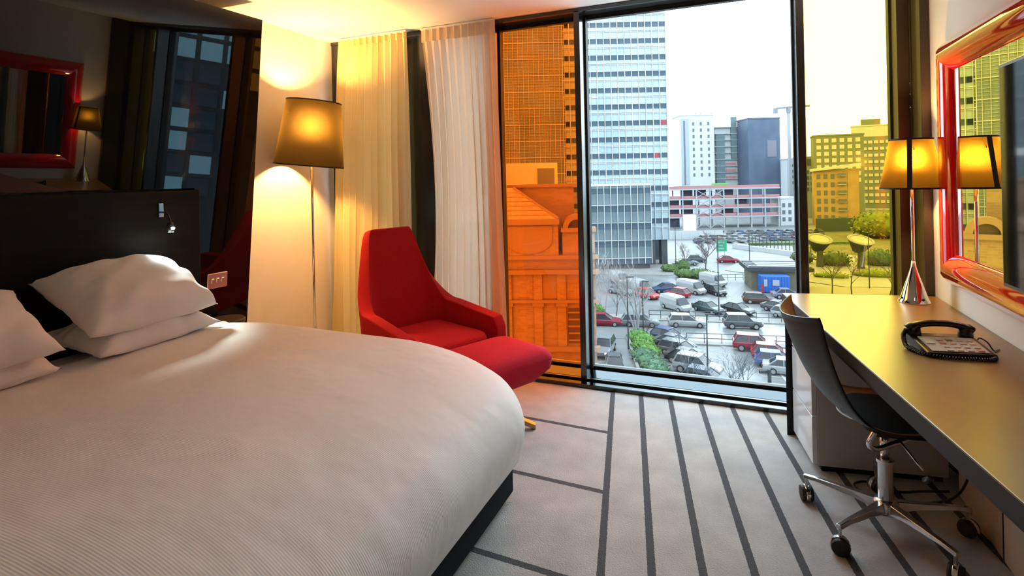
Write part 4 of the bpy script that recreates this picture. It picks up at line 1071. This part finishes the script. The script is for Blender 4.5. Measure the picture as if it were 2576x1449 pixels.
bare_tree('birch_tree','white multi-stemmed birch beside the hedge',-11.8,66.9,8.0,.55,3,M_birch,4,3,.11,3)
bare_tree('birch_tree','thin pale birch at the left of the car park',-18.0,76.5,7.2,.5,8,M_birch,2,3,.12,3)
bare_tree('bare_tree','small dark bare tree at the top of the hedge',-10.3,63.6,3.2,.6,5,M_twig,1,3,.05,3)
bare_tree('bare_tree','dark bare bush tree left of the birch',-15.9,74.5,4.6,.6,6,M_twig,1,3,.07,3)
bare_tree('bare_tree','round mauve bare tree behind the car park',-6.3,110.8,7.4,.75,9,M_twig2,1,4,.16,4)
bare_tree('bare_tree','mauve bare tree beside the round one',-10.6,114.5,5.0,.7,19,M_twig2,1,4,.12,3)
for i, (x, y, h, lab) in enumerate(((-4.6,52.6,3.6,'bare shrub in front of the white suv'),(-3.2,50.6,3.0,'dense bare shrub at the foot of the lamp post'),(-.6,51.4,3.8,'tall bare shrub right of the lamp post'),(.1,53.4,3.2,'bare shrub nearest the dark bollard'),(-6.3,57.6,3.8,'thin bare sapling beside the hedge row cars'))):
    bare_tree('bare_shrub', lab, x, y, h, .7, 30+i, M_twigb, 3 if i < 4 else 1, 3, .045, 3, 'bare shrubs below the window')
for i, (x, y, h, lab) in enumerate(((13.1,98.5,6.2,'leafless tree nearest the black mullion behind the yellow glass'),(15.6,97.5,6.8,'leafless tree second from the mullion behind the yellow glass'),(20.8,99.0,6.0,'spreading leafless tree left of the desk lamp pole'),(23.9,98,4.5,'small leafless tree beside the desk lamp'))):
    bare_tree('bare_tree', lab, x, y, h, .75, 50+i, M_twig, 1, 4, .11, 3)
def foliage(name, label, cat, blobs, m, leaf=.16, dens=26, group=None, seed=1):
    rnd = random.Random(seed); x0, y0, _ = blobs[0][0]; t = thing(name, label, cat, (x0,y0,GZ), 0, group); core, lf = MB(), MB()
    for (x, y, z), (rx, ry, rz) in blobs:
        z -= GZ
        N, K = 12, 7; rs = []
        for k in range(K+1):
            a = -math.pi/2 + math.pi*k/K
            rs.append([(x-x0+rx*.9*max(.02,math.cos(a))*math.cos(2*math.pi*i/N)*(1+.12*math.sin(5*i+k)), y-y0+ry*.9*max(.02,math.cos(a))*math.sin(2*math.pi*i/N)*(1+.1*math.cos(3*i+2*k)), z+rz*.9*math.sin(a)) for i in range(N)])
        core.rings(rs)
        for _i in range(int(dens*(rx*ry+rx*rz+ry*rz))):
            v = Vector((rnd.gauss(0,1),rnd.gauss(0,1),rnd.gauss(0,1))).normalized(); p = Vector((x-x0+v.x*rx*rnd.uniform(.85,1.12), y-y0+v.y*ry*rnd.uniform(.85,1.12), z+v.z*rz*rnd.uniform(.85,1.12)))
            a_ = Vector((rnd.uniform(-1,1),rnd.uniform(-1,1),rnd.uniform(-1,1))).normalized()*leaf; c_ = a_.orthogonal().normalized()*leaf*.6
            lf.add([p-a_, p+c_, p+a_, p-c_], [(0,1,2,3)])
    core.build('foliage_core', m, t, smooth=True); o = lf.build('leaves', m, t); o['kind'] = 'stuff'
    return t
M_hedge = mottled('bright_green_hedge', (.030,.085,.018), (.075,.150,.030), 1.2, .8, spec=.1); M_hedge2 = mottled('blue_green_hedge', (.030,.070,.040), (.055,.100,.055), 1.2, .8, spec=.1)
M_shrub = mottled('olive_shrub', (.030,.055,.020), (.055,.085,.030), 1.0, .8, spec=.1); M_yel = mottled('yellow_green_tree', (.065,.085,.012), (.10,.115,.02), .8, .8, spec=.1)
hb_ = [((-11.2+.62*i+(.35*math.sin(i*2.1)), 64.6-1.62*i, GZ+.5), (1.25,1.2,.75+.15*math.sin(i*1.7))) for i in range(4)]
foliage('hedge','bright green hedge at the corner of the side street','hedge',hb_,M_hedge,.14,70,seed=2)
foliage('hedge','darker lower hedge along the parked cars','hedge',[((-9.6+.62*i+.3*math.sin(i), 58.1-1.5*i, GZ+.45),(1.4,1.2,.7)) for i in range(5)],M_hedge2,.14,70,seed=3)
quad_strip('hedge_kerb',[(-12.9,65.6),(-12.6,65.7),(-8.7,52.0),(-9.0,51.9)],GZ,GZ+.35,M_pave,'pale kerb wall beside the hedge')
foliage('shrub','round green shrubs at the back of the car park','shrub',[((-9.5,106.5,GZ+.7),(2.2,1.4,1.0)),((-6.8,106.2,GZ+.8),(2.0,1.3,1.1)),((-4.6,106.0,GZ+.6),(1.3,1.0,.8))],M_shrub,.2,26,seed=4)
foliage('shrub','green shrubs beside the tower piers','shrub',[((-13,112,GZ+.7),(1.8,1.3,.9)),((-10.8,114,GZ+.9),(1.6,1.3,1.1))],M_shrub,.2,26,seed=5)
foliage('shrub','small green shrub at the foot of the left birch','shrub',[((-18.9,75.2,GZ+.6),(1.1,.9,.9))],M_hedge,.15,40,seed=6)
foliage('evergreen_tree','broad yellow-green tree behind the saucer canopies','tree',[((36.0,182,GZ+3.6),(6.5,5,4.2)),((44.5,186,GZ+3.8),(7.5,5,4.6)),((51,188,GZ+3.2),(5,4,3.8))],M_yel,.5,5,seed=7)
foliage('shrub','dark shrubs between the saucer canopies','shrub',[((17.5,128,GZ+1.2),(3,2,1.6)),((25.5,130,GZ+1.4),(3.2,2,1.9)),((30.5,122,GZ+1.6),(3,2,2.3)),((12.0,130,GZ+1.2),(2.2,2,1.4))],M_shrub,.3,12,seed=8)
foliage('shrub','yellowish low planting in front of the canopies','shrub',[((22.5,116,GZ+.5),(3.8,1.2,.9)),((28,117,GZ+.6),(3.5,1.2,1.0)),((15,113,GZ+.4),(3,1.0,.7))],M_yel,.22,14,seed=9)
quad_strip('terrace_path',[(8,97),(40,104),(40,109),(8,103)],GZ,GZ+.06,mat('pale_yellow_stone',(.125,.115,.095),.7,0,.2),'pale stone path in front of the leafless trees')
quad_strip('park_ground',[(10,112),(70,124),(110,215),(14,196)],GZ,GZ+.05,mottled('winter_lawn',(.055,.058,.022),(.085,.075,.04),.25,.9,spec=.1),'winter lawn around the saucer canopies')
quad_strip('grass_patch',[(9.5,92.5),(13,93.2),(12,97),(9.2,96.4)],GZ,GZ+.09,M_grass,'bright grass corner behind the mullion')

# ---- old brick building across the side street, seen through the orange glass
M_brick = None
def brick_mat():
    m = mat('red_brick_wall', (.1,.04,.03), .85, 0, .1); bt_ = nd(m,'ShaderNodeTexBrick'); bt_.inputs['Scale'].default_value = 1.0
    bt_.inputs['Color1'].default_value=(.18,.118,.088,1); bt_.inputs['Color2'].default_value=(.14,.088,.064,1); bt_.inputs['Mortar'].default_value=(.17,.13,.105,1)
    bt_.inputs['Mortar Size'].default_value=.012; bt_.inputs['Brick Width'].default_value=.45; bt_.inputs['Row Height'].default_value=.15
    mp = nd(m,'ShaderNodeMapping'); mp.inputs['Rotation'].default_value=(R(90),0,0); lk(m,objco(m),mp.inputs[0]); lk(m,mp.outputs[0],bt_.inputs['Vector']); lk(m,bt_.outputs['Color'],pb(m).inputs['Base Color'])
    return m
M_brick = brick_mat(); M_stone = mat('terracotta_stone', (.15,.098,.072), .8, 0, .1); M_slate = mottled('clay_roof_tile', (.20,.14,.105),(.26,.18,.135), 2, .7, spec=.15); M_dkwin = mat('dark_shutter', (.05,.032,.022), .6, 0, .15)
# origin: right-hand corner of the front; local x runs left(-) along the front, z = 0 at eye level
bb_ = thing('brick_building','old red brick building with gables behind the orange glass','building',(-10.05,40.1,0), R(18))
def bz(v, t=41.0): return 1.4 + (441-v)*t/1380
W_ = -24
MB().box(W_,0,0,10,GZ,bz(640)).build('front_wall', M_brick, bb_)
MB().box(W_,-1.4,2.2,10,bz(640),bz(468)).build('attic_wall', M_brick, bb_)
for z, d, h in ((bz(640),.45,.28),(bz(676),.5,.32),(bz(752),.35,.22),(bz(868),.5,.34)):
    MB().box(W_,.25,-d,0,z-h,z).build('cornice', M_stone, bb_)
MB().box(W_,-1.2,1.95,2.2,bz(470),bz(462)).build('coping', M_stone, bb_)
for x in (-.55,-2.55,-4.3,-6.6,-9,-12): 
    p_ = MB().box(x-.32,x+.32,-.22,0,bz(868),bz(676)-.32).build('pilaster', M_brick, bb_)
    MB().box(x-.42,x+.42,-.32,0,bz(768),bz(756)).build('pilaster_capital', M_stone, bb_)
# carved panel and window recesses
for x0, x1, z0, z1 in ((-2.1,-1.0,bz(862),bz(775)),(-8.6,-7.0,bz(862),bz(775)),(-11.5,-9.5,bz(862),bz(775))):
    f_ = MB().box(x0,x1,-.06,0,z0,z1).build('window_panel', M_dkwin, bb_)
    for k in range(5): MB().box(x0+.02,x1-.02,-.10,-.06,z0+(z1-z0)*(k+.3)/5,z0+(z1-z0)*(k+.55)/5).build('louvre', M_stone, f_)
MB().box(-4.0,-2.8,-.08,0,bz(750),bz(690)).build('carved_panel', M_stone, bb_)
# hipped tile roof of the left bay
rx0, rx1 = -11.0, -2.7; zr0, zr1 = bz(548), bz(470)
hip = MB().add([(rx0,-.5,zr0),(rx1,-.5,zr0),(rx1,3.0,zr0),(rx0,3.0,zr0),(rx0+3.4,1.4,zr1),(rx1-3.4,1.4,zr1)],[(0,1,5,4),(1,2,5),(2,3,4,5),(3,0,4),(3,2,1,0)]).build('hipped_roof', M_slate, bb_, recalc=True)
for k in range(1,7):
    t = k/7; z = zr0+(zr1-zr0)*t; MB().bar((rx0+3.4*t,-.5+1.9*t-.03,z),(rx1-3.4*t,-.5+1.9*t-.03,z),.10,.06).build('tile_course', M_slate, hip)
MB().bar((rx1,-.5,zr0),(rx1-3.4,1.4,zr1),.16).build('hip_ridge', M_stone, hip)
MB().box(rx0-.1,rx1+.1,-.6,2.2,bz(562),bz(548)).build('eaves', M_stone, bb_)
MB().box(rx0,rx1,-.3,2.2,bz(640),bz(562)).build('gable_wall', M_brick, bb_)
# shaped gable panel with curved shoulders
gp = MB(); outl = []
for k in range(13):
    a = math.pi*k/12; outl.append((-4.9+1.75*math.cos(a), -.42, bz(600)-1.15*math.sin(a)*.9))
outl = [(-3.15,-.42,bz(566)),] + [(-3.15+.0,-.42,bz(600))] + outl[1:-1] + [(-6.65,-.42,bz(600)),(-6.65,-.42,bz(566))]
nn = len(outl); gp.add(outl+[(x,-.30,z) for x,_,z in outl],[tuple(range(nn)),tuple(range(2*nn-1,nn-1,-1))]+[(i,(i+1)%nn,(i+1)%nn+nn,i+nn) for i in range(nn)])
gp.build('shaped_gable', M_stone, bb_, recalc=True)
# round-headed dormer at the corner
dm = MB(); ring_o = [(-1.35+1.0*math.cos(math.pi*k/14), bz(572)+1.0*math.sin(math.pi*k/14)) for k in range(15)]; ring_i = [(-1.35+.62*math.cos(math.pi*k/14), bz(572)+.62*math.sin(math.pi*k/14)) for k in range(14,-1,-1)]
ol = ring_o + ring_i; nn = len(ol)
for k in range(14): dm.add([(ring_o[k][0],-.3,ring_o[k][1]),(ring_o[k+1][0],-.3,ring_o[k+1][1]),(ring_i[13-k][0],-.3,ring_i[13-k][1]),(ring_i[14-k][0],-.3,ring_i[14-k][1]),(ring_o[k][0],.9,ring_o[k][1]),(ring_o[k+1][0],.9,ring_o[k+1][1]),(ring_i[13-k][0],.9,ring_i[13-k][1]),(ring_i[14-k][0],.9,ring_i[14-k][1])],[(0,1,2,3),(7,6,5,4),(0,4,5,1),(3,2,6,7)])
dm.build('dormer_arch', M_stone, bb_, recalc=True)
MB().box(-1.95,-.75,.1,.9,bz(572),bz(572)+.62).build('dormer_window', M_dkwin, bb_)
MB().box(-2.5,.1,-.35,1.0,bz(582),bz(572)).build('dormer_sill', M_stone, bb_)
MB().box(-2.4,0,-.05,2.2,bz(640),bz(582)).build('dormer_wall', M_brick, bb_)
# tall unseen wing added to block sky behind the sheer; pale plant room behind
MB().box(W_,-8.6,1.0,10,GZ,22).build('sky_block_wing', M_brick, bb_)
pr = MB().box(-10.5,-2.6,14,20,-1.0,bz(408,56)).build('plant_room', mat('white_roof_membrane',(.62,.60,.56),.8,0,.1), bb_)
MB().box(-4.6,-2.9,13.9,14,.4,2.2).build('plant_room_door', M_pale2, bb_)
# dark office block on the right, seen only as a reflection in the black headboard panel
rf_ = thing('dark_office_block','dark office block with pale windows mirrored in the headboard panel','building',(34,14,GZ), R(-62))
M_dkface = mat('near_black_facade', (.030,.036,.042), .4, 0, .1)
MB().box(-30,42,0,14,0,42).build('body', M_dkface, rf_)
me = MB().box(-.62,.62,-.1,0,-.6,.6).mesh('window', mat('blue_white_lit_pane',(.22,.40,.47),.6,0,.2)); me2 = MB().box(-.62,.62,-.1,0,-.6,.6).mesh('window', M_gl_dark)  # pale pane colour stands in for the glow of lit windows
rnd = random.Random(12)
for k in range(9):
    for i in range(24):
        o = link('window', me if (k >= 6 or rnd.random() < .3) else me2, rf_); o.location = (-26+1.55*i, 0, 13+1.5*k)
